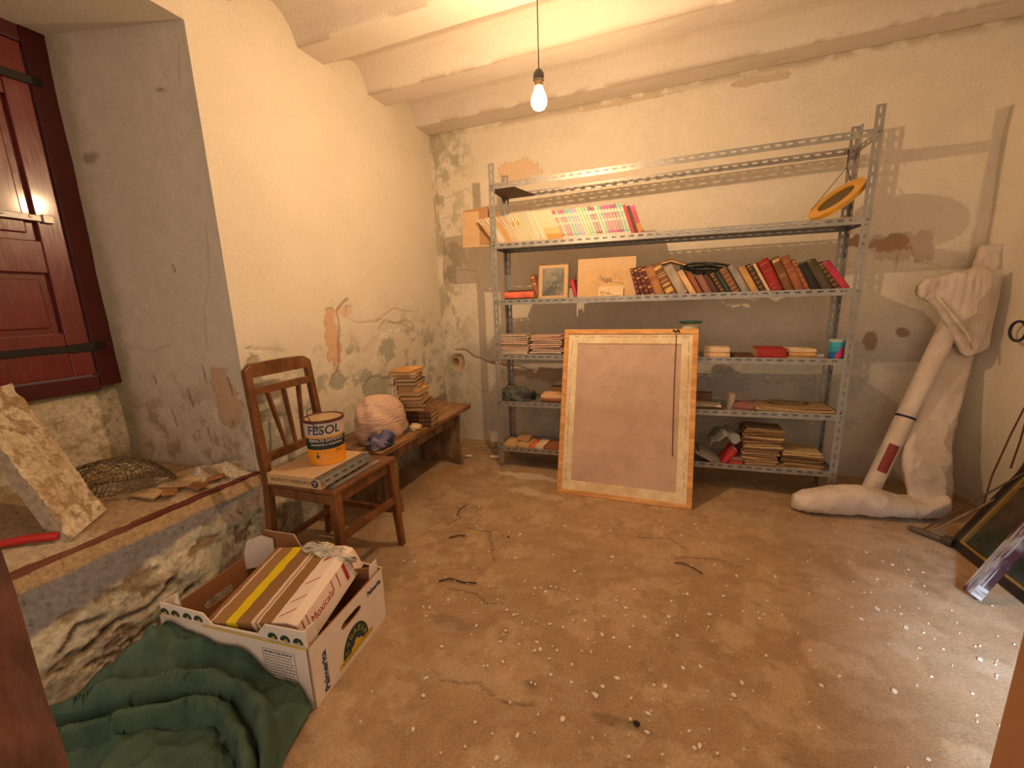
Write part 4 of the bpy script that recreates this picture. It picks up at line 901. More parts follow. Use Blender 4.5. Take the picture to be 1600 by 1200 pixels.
def wob(p0, p1, n, amp):
    return [(p0[0]+(p1[0]-p0[0])*i/n+rng.uniform(-amp, amp), .0070, p0[1]+(p1[1]-p0[1])*i/n+rng.uniform(-amp, amp)) for i in range(n+1)]
for p0, p1 in [((.05, .08), (.05, FH-.06)), ((.06, FH-.045), (FW-.05, FH-.045)), ((FW-.045, FH-.06), (FW-.045, .07))]:
    pts = wob(p0, p1, 60, .004)
    for i in range(0, 60):
        if rng.random() < .6: stroke(b, [(pts[i][0], pts[i][2]), (pts[i+1][0], pts[i+1][2])], .0022, .0074)
b.build('torn_edge', mat('torn_dark', (.20, .11, .05), .9), o)
b = MB(); rng = random.Random(23)
for k in range(34):
    x_, z_ = rng.uniform(.10, FW-.14), rng.uniform(.10, FH-.12); a = rng.uniform(0, 2*PI)
    for q in range(rng.choice([2, 3, 4, 8])):
        a += rng.uniform(-.7, .7); l = rng.uniform(.005, .016); x2, z2 = x_+l*math.cos(a), z_+l*math.sin(a)
        if .09 < x2 < FW-.09 and .09 < z2 < FH-.09: stroke(b, [(x_, z_), (x2, z2)], rng.uniform(.0007, .0018), .0122)
        x_, z_ = x2, z2
cr_ = b.build('surface_cracks', MATS['torn_dark'], o); cr_['kind'] = 'stuff'

# ------------------------------------------------------------------ rolled white sheeting and tube
def loft(b, secs, n=28, pw=2.6, seed=0, amp=.01, freq=5, caps=True, mi=0, ridg=1.0):
    """secs: (centre, half-width vector, half-thickness vector)"""
    base = len(b.v); K = len(secs)
    for i, (c, w, t) in enumerate(secs):
        c = V(c); w = V(w); t = V(t)
        for j in range(n):
            a = 2*PI*j/n; ca, sa = math.cos(a), math.sin(a)
            ex = math.copysign(abs(ca)**(2/pw), ca); ey = math.copysign(abs(sa)**(2/pw), sa)
            nz = float(fbm(np.array(ex*freq*.5+i*.35+seed), np.array(ey*freq*.5+i*.22+seed*2), seed+7, 3))-.5
            nz2 = (abs(float(vn(np.array(i*.55+ex*1.7+seed), np.array(ex*2.2-i*.4), seed))-.5)*2)
            k_ = 1+amp*nz*6
            b.v.append(tuple(c+w*ex*(1+amp*nz*2)+t*ey*k_+t.normalized()*(ridg*amp*(nz2-.5))*(1 if ey > 0 else -1)))
    for i in range(K-1):
        for j in range(n): b.f.append((base+i*n+j, base+i*n+(j+1) % n, base+(i+1)*n+(j+1) % n, base+(i+1)*n+j)); b.m.append(mi)
    if caps:
        b.f.append(tuple(base+j for j in range(n))[::-1]); b.m.append(mi); b.f.append(tuple(base+(K-1)*n+j for j in range(n))); b.m.append(mi)
def interp_secs(keys, m):
    out = []; K = len(keys)-1
    for i in range(m+1):
        t = i/m*K; k = min(int(t), K-1); f = t-k
        p = [keys[max(k-1, 0)], keys[k], keys[k+1], keys[min(k+2, K)]]
        def cr(q): 
            a, b_, c_, d_ = [V(x_) for x_ in q]; return .5*((2*b_)+(c_-a)*f+(2*a-5*b_+4*c_-d_)*f*f+(3*b_-a-3*c_+d_)*f**3)
        out.append(tuple(cr([z_[s_] for z_ in p]) for s_ in range(3)))
    return out
sheet = empty('white_sheeting_roll', (1.2, 2.55, 0), 'big folded roll of white sheeting standing in the right corner, foot bent along floor', 'sheeting')
loc = V((1.2, 2.55, 0))
def rl(keys): return [(V(c)-loc, V(w), V(t)) for c, w, t in keys]
# foot lying on the floor
foot = rl([((.665, 2.415, .058), (0, .020, .012), (0, -.018, .042)), ((.72, 2.42, .066), (0, .05, .0), (0, .0, .060)), ((.84, 2.44, .078), (0, .07, .0), (0, 0, .075)), ((.96, 2.47, .080), (0, .075, .0), (0, 0, .076)),
           ((1.08, 2.50, .066), (0, .085, .0), (0, 0, .062)), ((1.20, 2.53, .052), (0, .09, 0), (0, 0, .048)), ((1.31, 2.56, .056), (0, .08, 0), (0, 0, .052)), ((1.37, 2.58, .07), (0, .06, 0), (0, 0, .05))])
b = MB(); loft(b, interp_secs(foot, 44), 30, 2.3, 3, .011, 5, ridg=.8); b.build('foot_fold', M_vinyl, sheet, smooth='all')
# tall flattened body
body = rl([((1.316, 2.592, 0.029), (.085, .02, 0), (0, -.05, 0)), ((1.317, 2.609, 0.11), (.098, .02, 0), (0, -.048, 0)), ((1.3, 2.641, 0.249), (.112, .02, 0), (0, -.042, 0)), ((1.314, 2.693, 0.373), (.105, .02, 0), (0, -.036, 0)), ((1.353, 2.744, 0.49), (.10, .02, .0), (0, -.034, 0)),
           ((1.397, 2.809, 0.692), (.098, .018, .0), (0, -.034, 0)), ((1.448, 2.875, 0.9), (.09, .015, .0), (0, -.034, 0)), ((1.492, 2.886, 1.117), (.075, .015, .0), (0, -.032, 0)), ((1.524, 2.897, 1.258), (.062, .012, 0), (0, -.030, 0)), ((1.535, 2.908, 1.362), (.055, .01, 0), (0, -.026, 0))])
b = MB(); loft(b, interp_secs(body, 60), 36, 2.8, 11, .012, 6, ridg=1.2); b.build('body_fold', M_vinyl, sheet, smooth='all')
hood = rl([((1.196, 2.761, 1.15), (.0, .0, .022), (0, -.015, 0)), ((1.221, 2.761, 1.155), (.006, .0, .05), (0, -.022, 0)), ((1.264, 2.767, 1.15), (.015, 0, .062), (0, -.03, 0)), ((1.318, 2.767, 1.134), (.02, .0, .098), (0, -.034, 0)), ((1.378, 2.772, 1.079), (.010, .0, .165), (0, -.036, 0)),
           ((1.438, 2.783, 1.036), (0, .0, .225), (0, -.036, 0)), ((1.492, 2.794, 1.025), (0, 0, .205), (0, -.034, 0)), ((1.532, 2.805, 1.042), (0, 0, .20), (0, -.02, 0))])
b = MB(); loft(b, interp_secs(hood, 48), 40, 3.0, 23, .009, 4, ridg=.9); b.build('hood_fold', M_vinyl, sheet, smooth='all')
b = MB(); pts = [V((1.259, 2.718, 1.117)), V((1.307, 2.712, 1.052)), V((1.356, 2.712, 0.987)), V((1.411, 2.72, 0.917)), V((1.431, 2.714, 0.848))]
b.tube([p-loc for p in pts], [.006, .008, .010, .008, .003], 8); b.build('fold_ridge', M_vinyl, sheet, smooth='all')
# slim tube leaning behind it
tubeo = empty('white_paper_tube', (1.055, 2.62, .03), 'slim white rolled tube with black tie band and dark red label beside the big sheeting', 'tube')
A = V((1.055, 2.60, .04)); Bq = V((1.394, 2.821, 1.020)); L0 = V((1.055, 2.62, .03)); ax = (Bq-A).normalized()
b = MB(); b.tube([A-L0, A+ax*.3-L0, A+ax*.6-L0, Bq-ax*.15-L0, Bq-L0], [.040, .041, .042, .043, .045], 20); b.build('tube', M_vinyl, tubeo, smooth=True)
b = MB(); c0 = A+ax*.475; b.tube([c0-L0, c0+ax*.012-L0], .0435, 20, caps=False); b.build('black_band', M_black, tubeo, smooth=True)
ux = V((0, -1, 0)); uy = ax.cross(ux).normalized(); b = MB(); vs = []
for i in range(7):
    a = -.75+1.1*i/6
    for s_ in (.17, .33): vs.append(tuple(A+ax*s_+(ux*math.cos(a)+uy*math.sin(a))*.0425-L0))
b.add(vs, [(2*i, 2*i+2, 2*i+3, 2*i+1) for i in range(6)]); b.build('label', mat('dark_red_label', (.24, .035, .03), .6, ns=60, na=.2), tubeo)

# ------------------------------------------------------------------ right-hand corner
# paintings leaning on the right wall
def lean_frame(name, label, p0, along, lean, W_, H_, bw, dark, gold, field, t=.022, gold_w=.010, fcol2=None):
    along = V(along).normalized(); lean = V(lean).normalized(); nrm = along.cross(lean)
    m = Matrix((along, lean, nrm)).transposed().to_4x4(); m.translation = V(p0)
    o = empty(name, (0, 0, 0), label, 'picture'); o.matrix_world = m
    for lo, hi in [((0, 0, 0), (W_, bw, t)), ((0, H_-bw, 0), (W_, H_, t)), ((0, bw, 0), (bw, H_-bw, t)), ((W_-bw, bw, 0), (W_, H_-bw, t))]:
        b = MB(); b.box(lo, hi); b.build('frame_side', dark, o, bevel=.004, seg=2)
    b = MB(); g = bw+gold_w
    for lo, hi in [((bw, bw, .004), (W_-bw, g, t*.8)), ((bw, H_-g, .004), (W_-bw, H_-bw, t*.8)), ((bw, g, .004), (g, H_-g, t*.8)), ((W_-g, g, .004), (W_-bw, H_-g, t*.8))]: b.box(lo, hi)
    b.build('inner_moulding', gold, o)
    b = MB(); b.box((bw*.5, bw*.5, .001), (W_-bw*.5, H_-bw*.5, .0035)); b.build('canvas', field, o); return o
M_fdark = mat('dark_frame', (.028, .018, .012), .35, ns=20, na=.3)
M_canvas = mat('dark_canvas', (.035, .045, .035), .25, ns=7, na=.5, bump=.1, col2=(.13, .075, .04))
lean_frame('leaning_painting', 'dark landscape painting in black frame with gold inner edge, leaning on the right wall', (1.257, 2.27, .001), (.10, -.99, 0), (.205, .0, .40), .90, .60, .035, M_fdark, mat('old_gold', (.45, .27, .07), .4, metal=.5), M_canvas)
lean_frame('leaning_painting', 'second black-framed picture behind the landscape painting at the right wall', (1.400, 2.36, .001), (.03, -.99, 0), (.12, .0, .44), .70, .45, .03, M_fdark, M_bolt, M_canvas)
# peeling stake
o = empty('wooden_stake', (1.105, 1.85, .02), 'square wooden stake with flaking purple and white paint, foot on the floor', 'stake')
M_purple = mat('purple_paint', (.075, .022, .026), .4, ns=34, na=.3, bump=.5, stretch=(.7, 1.6, .45), col2=(.42, .36, .33)); M_flake = mat('flaked_white_paint', (.55, .50, .48), .7, ns=26, na=.25, bump=.6)
A = V((0, 0, .004)); Bq = V((.36, .20, .50))
b = MB(); b.bar(A, Bq, .046, .040, up=(0, 1, 0)); b.build('shaft', M_purple, o, bevel=.006, seg=2)
axs = (Bq-A).normalized(); sx = V((0, 1, 0)).cross(axs).normalized(); sy = axs.cross(sx)
rng = random.Random(44); b = MB()
for k in range(34):
    s_ = rng.uniform(.0, .50)*(rng.random()**.35 if k < 8 else 1); side = rng.choice([0, 1, 1]); u0 = rng.uniform(-.021, -.004) if side == 0 else rng.uniform(-.018, .005); l = rng.uniform(.04, .16); w = rng.uniform(.002, .007)
    f = (lambda a_, u_: A+axs*a_+sx*u_-sy*.0206) if side == 0 else (lambda a_, u_: A+axs*a_-sx*.0236+sy*u_)
    vs = [tuple(f(s_+l*q, u0+w*r)) for q, r in [(0, .2), (.3, 0), (.8, .1), (1, .5), (.7, 1), (.2, .9)]]
    b.add(vs, [(0, 1, 2, 3, 4, 5)])
    b.add([tuple(V(v)-sy*.0004) for v in vs], [(5, 4, 3, 2, 1, 0)])
for q in range(5):
    a0 = -.002+.012*q
    vs = [tuple(A+axs*(a0+l_)+sx*u_-sy*.0208) for l_, u_ in [(0, -.02), (.02, -.021), (.022, .018), (.0, .02)]]; b.add(vs, [(0, 1, 2, 3)]) if q < 3 else None
b.build('paint_flakes', M_flake, o)
# thin rods, rusty rod pieces
rng = random.Random(7)
M_rod = mat('rod_brown', (.10, .06, .035), .6)
rods = [((1.19, 2.36, .012), (1.545, 2.18, .585), .004, M_rod, 'thin dark iron rod, uppermost of those leaning on the right wall'),
        ((1.21, 2.345, .012), (1.55, 2.15, .543), .0055, M_benchleg, 'brown wooden rod leaning beside the thin iron rod'),
        ((1.255, 2.40, .012), (1.55, 2.19, .49), .004, M_rod, 'short dark rod leaning behind the brown wooden rod')]
for a, c, r, m, lab in rods:
    b = MB(); a = V(a); c = V(c); b.tube([a-a, (c-a)*.5+V((.002, .0, .003)), c-a], r, 8); oo = b.build('leaning_rod', m, smooth=True, loc=a); tag(oo, lab, 'rod', 'rods leaning at the right wall')
b = MB(); pts = [V((1.40, 2.40, .01)), V((1.491, 2.524, 0.266)), V((1.518, 2.513, 0.479)), V((1.523, 2.481, 0.612)), V((1.525, 2.471, 0.628)), V((1.527, 2.462, 0.607)), V((1.534, 2.481, 0.458)), V((1.542, 2.513, 0.309))]
for p, q in zip(pts[:-1], pts[1:]): b.bar(p-pts[0], q-pts[0], .003, .008, up=(1, 0, 0))
tag(b.build('bent_strip', mat('rusty_strip', (.14, .06, .035), .6), bevel=.001, loc=pts[0]), 'thin rusty strip bent over at its top, leaning on the right wall', 'strip')
o = empty('iron_pipe_fitting', (1.14, 2.36, .0), 'short dark iron pipe with open end lying on the floor before the rods', 'pipe')
b = MB(); b.tube([(0, 0, .018), (.05, -.045, .017)], [.012, .016], 14, caps=True); b.tube([(.045, -.04, .017), (.095, -.10, .019)], .014, 14); b.build('shaft', MATS['rod_brown'], o, smooth=True)
d_ = V((.05, -.055, 0)).normalized(); mxp = MX(V((.085, -.09, .024)), V((0, 0, 1)).cross(d_), V((0, 0, 1))); mxp = MX((.085, -.09, .024), d_.cross(V((0, 0, 1))), V((0, 0, 1)))
mm = Matrix((V((0, 0, 1)).cross(d_), V((0, 0, 1)), d_)).transposed().to_4x4(); mm.translation = V((.082, -.088, .024))
b = MB(); b.lathe([(.0145, 0), (.020, .004), (.0235, .036), (.019, .037), (.015, .034), (.014, .006), (.0001, .005)], 20, mm); b.build('socket_end', mat('rusty_iron', (.07, .04, .02), .7, metal=.3, bump=.5), o, smooth=True)
# iron ring on the right wall
o = empty('wall_ring', (1.556, 2.655, .944), 'dark bluish iron ring fixed on the right wall', 'ring')
b = MB(); b.tube([(.0-.006+.012*math.cos(a)*0, .050*math.cos(a), .046*math.sin(a)) for a in np.linspace(0, 2*PI, 25)[:-1]], .0065, 8, closed=True); b.build('ring', mat('blue_iron', (.035, .035, .06), .4, metal=.4), o, smooth='all')
b = MB(); b.tube([(-.010, -.05, 0), (.010, -.05, 0)], .008, 8); b.build('staple', M_iron, o, smooth=True)

# ------------------------------------------------------------------ chair
ch = empty('wooden_chair', (-1.37, 1.29, 0), 'old brown wooden chair with fan-slat back, standing by the left wall', 'chair')
CO = V((-1.37, 1.29, 0))
def cpart(name, f, bevel=.003, m=M_chair):
    b = MB(); f(b); b.v = [tuple(V(p)-CO) for p in b.v]; return b.build(name, m, ch, bevel=bevel, seg=2)
SZ = .452
def q4(z): return [(-1.545, 1.100, z), (-1.178, 1.112, z), (-1.182, 1.498, z), (-1.562, 1.468, z)]
cpart('seat', lambda b: b.hexa(q4(SZ-.018), q4(SZ)), .005)
b0, b1, b2, b3 = [V((p[0], p[1], 0)) for p in q4(0)]
NF, FF = V((-1.198, 1.132, 0)), V((-1.205, 1.475, 0))
cpart('leg', lambda b: b.bar(V((-1.190, 1.126, 0)), V((-1.200, 1.134, SZ-.018)), .027, .027, up=(0, 1, 0), w2=.036, d2=.036))
cpart('leg', lambda b: b.bar(V((-1.176, 1.484, 0)), V((-1.204, 1.474, SZ-.018)), .027, .027, up=(0, 1, 0), w2=.036, d2=.036))
NBt, FBt = V((-1.612, 1.150, .905)), V((-1.622, 1.462, .905))
NBs, FBs = V((-1.548, 1.122, SZ+.01)), V((-1.572, 1.462, SZ+.01))
for (t_, s_) in ((NBt, NBs), (FBt, FBs)):
    def f(b, t_=t_, s_=s_):
        b.bar(V((s_.x-.045, s_.y, 0)), s_+V((0, 0, -.03)), .030, .028, up=(0, 1, 0), w2=.036, d2=.030); b.bar(s_+V((0, 0, -.035)), t_, .036, .030, up=(0, 1, 0), w2=.026, d2=.030)
    cpart('leg', f)
def backp(s, z):     # point in the chair back: s 0 near .. 1 far
    t = (z-SZ-.01)/(NBt.z-NBs.z); return NBs.lerp(NBt, t).lerp(FBs.lerp(FBt, t), s)
def frail(b, z0, z1, t, arch=0):
    a0, a1, c0, c1 = backp(0, z0), backp(1, z0), backp(0, z1), backp(1, z1); o_ = V((t/2, 0, 0)); b.hexa([a0-o_, a0+o_, a1+o_, a1-o_], [c0-o_, c0+o_, c1+o_, c1-o_])
def toprail(b):
    n = 10; o_ = V((.013, 0, 0))
    for i in range(n):
        s0, s1 = -.045+1.09*i/n, -.045+1.09*(i+1)/n
        def zt(s): e = min(s+.045, 1.045-s); return .932-.022*max(0, 1-e/.07)**2+.004*math.sin(PI*s)
        a0, a1, c0, c1 = backp(s0, .876), backp(s1, .876), backp(s0, zt(s0)), backp(s1, zt(s1)); b.hexa([a0-o_, a0+o_, a1+o_, a1-o_], [c0-o_, c0+o_, c1+o_, c1-o_])
cpart('top_rail', toprail, .002)
cpart('middle_rail', lambda b: frail(b, .802, .834, .020), .002)
cpart('lower_rail', lambda b: frail(b, .520, .556, .020), .002)
for s0, s1 in ((.36, .24), (.52, .50), (.66, .76)):
    cpart('back_slat', lambda b, s0=s0, s1=s1: b.bar(backp(s0, .556), backp(s1, .803), .010, .016, up=(1, 0, 0), w2=.010, d2=.026), .0015)
for a, c, h, w, nm in [(V((-1.203, 1.135, 0)), V((-1.206, 1.472, 0)), .405, .042, 'apron'), (V((-1.56, 1.125, 0)), V((-1.20, 1.130, 0)), .405, .042, 'apron'), (V((-1.56, 1.46, 0)), V((-1.205, 1.475, 0)), .405, .042, 'apron'), (V((-1.565, 1.125, 0)), V((-1.575, 1.46, 0)), .405, .042, 'apron'),
                   (V((-1.188, 1.135, 0)), V((-1.187, 1.478, 0)), .245, .034, 'stretcher'), (V((-1.565, 1.125, 0)), V((-1.195, 1.130, 0)), .165, .026, 'stretcher'), (V((-1.575, 1.462, 0)), V((-1.19, 1.478, 0)), .185, .028, 'stretcher'), (V((-1.567, 1.125, 0)), V((-1.580, 1.46, 0)), .140, .026, 'stretcher')]:
    cpart(nm, lambda b, a=a, c=c, h=h, w=w: b.bar(a+V((0, 0, h)), c+V((0, 0, h)), .018, w, up=(0, 0, 1)), .002)

# flat cardboard carton on the seat
o = empty('flat_cardboard_carton', (-1.505, 1.090, SZ+.0012), 'flat brown cardboard carton lying on the chair seat', 'carton', rot=(0, 0, R_(4)))
b = MB(); b.box((0, 0, 0), (.268, .300, .044)); b.build('carton_body', M_cardL, o, bevel=.001)
b = MB(); b.box((.0, 0, .0442), (.267, .299, .0454)); b.build('lid_flap', M_cardL, o)
text_part('printed_text', 'CORTIDERIA LOCENTER', .0185, MX((.120, -.0006, .030), (-1, 0, 0), (0, 0, -1)), mat('faded_print', (.16, .085, .04), .7), o)
b = MB(); b.prism([(.016*math.cos(2*PI*i/24), .016*math.sin(2*PI*i/24)) for i in range(24)], 0, .0006, 0, MX((.238, -.0002, .022), (1, 0, 0), (0, 0, 1))); b.build('round_print', M_ink, o)
b = MB(); b.prism([(-.008, .008), (.009, .008), (.001, -.009), (-.004, -.009), (.001, .003), (-.008, .003)], 0, .0005, 0, MX((.238, -.0009, .022), (1, 0, 0), (0, 0, 1))); b.build('arrow_print', M_cardL, o)
# steel strips on the seat
for j, (a, c, lab, lab2) in enumerate([((-1.236, 1.105, SZ+.048), (-1.250, 1.395, SZ+.048), 'slotted grey steel angle strip lying along the flat carton on the chair', 1), ((-1.212, 1.13, SZ+.002), (-1.222, 1.43, SZ+.002), 'narrow pale metal strip lying on the chair seat edge', 0)]):
    a = V(a); c = V(c); ex = (c-a).normalized(); b = MB()
    if lab2:
        b.perf((c-a).length, .036, MX(V((0, 0, 0)), ex, V((1, 0, -.9)).normalized()), pitch=.05, sl=.025, sw=.007); b.perf((c-a).length, .030, MX(V((0, 0, 0)), ex, (-1, 0, -.05)), pitch=.05, sl=.025, sw=.007)
    else: b.bar(V((0, 0, .002)), c-a, .022, .003); b.bar(V((-.012, .02, .004)), V((-.01, .26, .004)), .012, .005)
    oo = b.build('metal_strip', M_strip if lab2 else M_steel); oo.location = a; tag(oo, lab, 'strip')
# paint tin
can = empty('paint_tin', (-1.372, 1.285, SZ+.0472), 'yellow and white tin of enamel paint standing on the flat carton', 'paint tin', rot=(0, 0, 0))
RB, RT, HC = .074, .080, .182
def rc(z): return RB+(RT-RB)*z/HC
M_cw = mat('tin_white', (.62, .50, .46), .35, na=.06); M_cy = mat('tin_yellow', (.78, .30, .015), .35, na=.06); M_cg = mat('tin_dark_green', (.012, .035, .03), .35, na=.1); M_co = mat('tin_amber', (.66, .36, .08), .35, na=.1)
ZS = 1.06
zs = [(.0001, 0), (RB, 0), (RB+.002, .003), (rc(.006), .006), (rc(.066), .066), (rc(.078), .078), (rc(.112), .112), (rc(.122), .122), (rc(.172), .172), (RT+.002, .176)]
b = MB(); b.lathe(zs, 48, mis=[1, 1, 1, 1, 2, 2, 3, 0, 0]); b.build('body', [M_cw, M_cy, M_cg, M_co], can, smooth=True)
b = MB(); b.lathe([(RT+.002, .174), (RT+.005, .178), (RT+.004, .184), (RT-.004, .185), (RT-.006, .181)], 48); b.build('rim', mat('rim_brown', (.10, .02, .018), .4), can, smooth=True)
b = MB(); b.lathe([(RT-.006, .1812), (RT-.02, .183), (.0001, .184)], 48); b.build('lid', mat('dusty_lid', (.44, .30, .16), .8, ns=30, na=.2, bump=.3), can, smooth=True)
b = MB(); b.tube([(-.0, RT+.008, .150)]+[(-.055*math.sin(a), (RT+.010)*math.cos(a), .150+.068*math.sin(a)) for a in np.linspace(.15, PI-.15, 20)]+[(0, -RT-.008, .150)], .0018, 6); 
hd = b.build('wire_handle', M_iron, can, smooth='all'); hd.rotation_euler = (0, 0, R_(30))
b = MB()
for s_ in (1, -1): b.tube([(s_*0, s_*(RT-.001), .150), (0, s_*(RT+.007), .150)], .010, 12)
ea = b.build('handle_ears', M_bolt, can, smooth=True); ea.rotation_euler = (0, 0, R_(30))
can.scale = (1, 1, 1.06)
FA = math.atan2(-1.285, 1.372)+R_(2)         # the print faces the room
def wrap_text(name, txt, size, zc_, m, shear=0, bold=0, ang=0.0, sy=1.0):
    vs, fs = text_mb(txt, size, .0003, shear, bold); vv = []
    for x_, y_, z_ in vs:
        zz_ = zc_+y_*sy; r = rc(zz_)+.0007+z_; a = FA+ang+x_/rc(zc_); vv.append((r*math.cos(a), r*math.sin(a), zz_))
    b = MB(); b.add(vv, fs); b.build(name, m, can)
wrap_text('printed_name', 'FESOL', .050, .129, M_ink, shear=.12, bold=.0008, ang=-.12)
wrap_text('printed_line', 'ESMALTE SINTETICO', .0165, .098, M_cw, bold=.0003, ang=0.0)
wrap_text('printed_line', 'Interiores y exteriores', .0145, .083, M_cw, bold=.0002, ang=0.0)
wrap_text('printed_volume', '7 4 L', .016, .050, M_ink, shear=.2, ang=.62)
wrap_text('printed_line', '- - - - - - - - - - - - - - -', .012, .028, M_cw, ang=.25)
b = MB()
for (du, dz) in [(0, 0)]:
    pts = [(-.006, 0), (.006, 0), (.004, .012), (.001, .014), (.002, .024), (-.001, .026), (-.002, .014), (-.005, .010)]
    vv = []
    for x_, z_ in pts:
        zz_ = .032+z_; a = FA-.55+x_/RB; r = rc(zz_)+.0008; vv.append((r*math.cos(a), r*math.sin(a), zz_))
    b.add(vv, [tuple(range(len(pts)))])
b.build('printed_emblem', M_ink, can)

# ------------------------------------------------------------------ bench with its load
BZT = .425
be = empty('wooden_bench', (-1.49, 2.1, 0), 'long low brown wooden bench along the left wall behind the chair', 'bench'); BO = V((-1.49, 2.1, 0))
def bpart(name, f, bevel=.003, m=M_bench):
    b = MB(); f(b); b.v = [tuple(V(p)-BO) for p in b.v]; return b.build(name, m, be, bevel=bevel, seg=2)
bpart('bench_top', lambda b: b.hexa([(-1.73, 1.575, BZT-.034), (-1.335, 1.575, BZT-.034), (-1.338, 2.60, BZT-.034), (-1.73, 2.66, BZT-.034)], [(-1.73, 1.57, BZT), (-1.328, 1.57, BZT), (-1.332, 2.61, BZT), (-1.73, 2.67, BZT)]), .006)
def blegf(y, dy):
    def f(b):
        pts = [(-1.71, 0), (-1.60, 0), (-1.53, .05), (-1.44, .05), (-1.41, 0), (-1.362, 0), (-1.385, .14), (-1.372, BZT-.035), (-1.71, BZT-.035)]
        b.prism([(p[0], p[1]) for p in pts], 0, .032, 0, Matrix(((1, 0, 0, 0), (0, 0, -1, y), (0, 1, 0, 0), (0, 0, 0, 1))))
    return f
bpart('leg', blegf(2.50, 0), .003, M_benchleg); bpart('leg', blegf(1.77, 0), .003, M_benchleg)
bpart('side_board', lambda b: b.box((-1.415, 1.772, BZT-.115), (-1.393, 2.468, BZT-.036)), .003, M_benchleg)
# book tower
rng = random.Random(77)
TW = 'books piled up on the bench'
def lay(x, y, z, w, d, t, rz, c, lab, gilt=(), pages=None, spine='y'):
    """lying book centred at x, y: spine side is the local -Y side, rotated rz degrees"""
    o = empty('book', (x, y, z+t+.0003), lab, 'book', TW)
    r3 = Matrix.Rotation(R_(rz), 3, 'Z') @ Matrix(((0, 0, 1), (0, 1, 0), (-1, 0, 0)))
    o.rotation_euler = r3.to_euler(); o.location = V((x, y, z+t+.0003))-r3 @ V((0, d/2, w/2)); book_parts(o, t, d, w, cm(c), pages, gilt)
z = BZT
for i in range(4):
    t = [.027, .026, .028, .022][i]
    lv = ['bottom', 'second', 'third', 'top'][i]
    lay(-1.455, 2.075, z, .082, .15, t, 14+rng.uniform(-2, 2), 'darkbrown', '%s book of the left dark pile under the tower on the bench' % lv, G1[:3])
    if i < 4: lay(-1.369, 2.092, z, .080, .16, t, 14+rng.uniform(-2, 2), 'darkbrown' if i < 3 else 'brown', '%s book of the right dark pile under the tower on the bench' % lv, G1[:3])
    z += t+.0008
tow = [(.020, 'brown', 'brown'), (.020, 'darkbrown', 'dark brown'), (.024, 'tan', 'tan-paged brown'), (.024, 'darkbrown', 'blackish brown'), (.026, 'ochre', 'ochre'), (.036, 'orange', 'thick orange'), (.020, 'green', 'dark green-backed'), (.021, 'brown', 'mid-brown'), (.018, 'cream', 'cream'), (.022, 'orange', 'orange-brown')]
for i, (t, c, cn) in enumerate(tow):
    k = ['bottom of the tower', 'second from the bottom of the tower', 'third from the bottom of the tower', 'fourth from the bottom of the tower', 'fifth from the bottom of the tower', 'in the middle of the tower', 'fourth from the top of the tower', 'third from the top of the tower', 'second from the top of the tower', 'topmost of the tower'][i]
    sh = -.010*i*.8+.006*math.sin(i*2.2)
    lay(-1.425+sh*1.0, 2.075+.01*math.sin(i*1.7), z, .205-.004*(i % 3), .135, t, -72+rng.uniform(-5, 5)-(14 if i == 9 else 0), c, '%s book, %s on the bench' % (cn, k), pages=None); z += t+.0008
# plastic bag
bagm, n_, N, L, P = nt('pink_plastic_bag')
P.inputs['Base Color'].default_value = (.60, .40, .30, 1); P.inputs['Roughness'].default_value = .35; P.inputs['Subsurface Weight'].default_value = .25; P.inputs['Subsurface Radius'].default_value = (.02, .01, .006)
tcn = N.new('ShaderNodeTexCoord'); mpn = N.new('ShaderNodeMapping'); mpn.inputs['Scale'].default_value = (8, 8, 40); mpn.inputs['Rotation'].default_value = (.5, .4, 0); L.new(tcn.outputs['Object'], mpn.inputs[0])
nzn = N.new('ShaderNodeTexNoise'); nzn.inputs['Scale'].default_value = 1.2; nzn.inputs['Detail'].default_value = 4; nzn.inputs['Distortion'].default_value = 1.2; L.new(mpn.outputs[0], nzn.inputs[0])
bpn = N.new('ShaderNodeBump'); bpn.inputs['Strength'].default_value = .9; bpn.inputs['Distance'].default_value = .012; L.new(nzn.outputs[0], bpn.inputs['Height']); L.new(bpn.outputs[0], P.inputs['Normal'])
blob('plastic_bag', (-1.485, 1.79, BZT+.001), (.120, .175, .165), bagm, 'stuffed pinkish translucent plastic bag sitting on the bench', 'bag', 15, .16, n=(56, 36), freq=2.5)
blob('blue_rag', (-1.385, 1.655, BZT+.001), (.050, .075, .048), mat('blue_cloth', (.05, .06, .16), .8, ns=12, na=.4, bump=.5, col2=(.30, .26, .34)), 'blue and white rag lying in front of the plastic bag', 'rag', 16, .35, freq=3, ridged=True)
blob('cream_rag', (-1.385, 2.0-.035, BZT+.001), (.035, .045, .022), mat('cream_cloth', (.62, .46, .26), .85, bump=.5), 'small cream rag beside the plastic bag, before the books', 'rag', 18, .4, freq=3)
b = MB(); a = V((-1.372, 1.60, BZT+.001)); c = V((-1.392, 1.915, BZT+.001)); b.perf((c-a).length, .034, MX((0, 0, 0), (c-a), (0, 0, 1)), sl=.025, sw=.006); b.perf((c-a).length, .03, MX((0, 0, .034), (c-a), (-1, 0, 0)), sl=.025, sw=.006)
oo = b.build('steel_angle', M_strip, loc=a); tag(oo, 'short slotted steel angle lying on the bench edge before the bag', 'strip')

# ------------------------------------------------------------------ fruit box
ba = math.atan2(.055, .57)
U = V((math.cos(ba), math.sin(ba), 0)); Wv = V((-math.sin(ba), math.cos(ba), 0)); Z = V((0, 0, 1))
NR = V((-.915, .700, 0)); LB, DB, HB = .570, .375, .205
NL = NR-U*LB
box = empty('fruit_box', NL, 'white printed cardboard fruit box standing open on the floor', 'box', rot=(0, 0, ba))
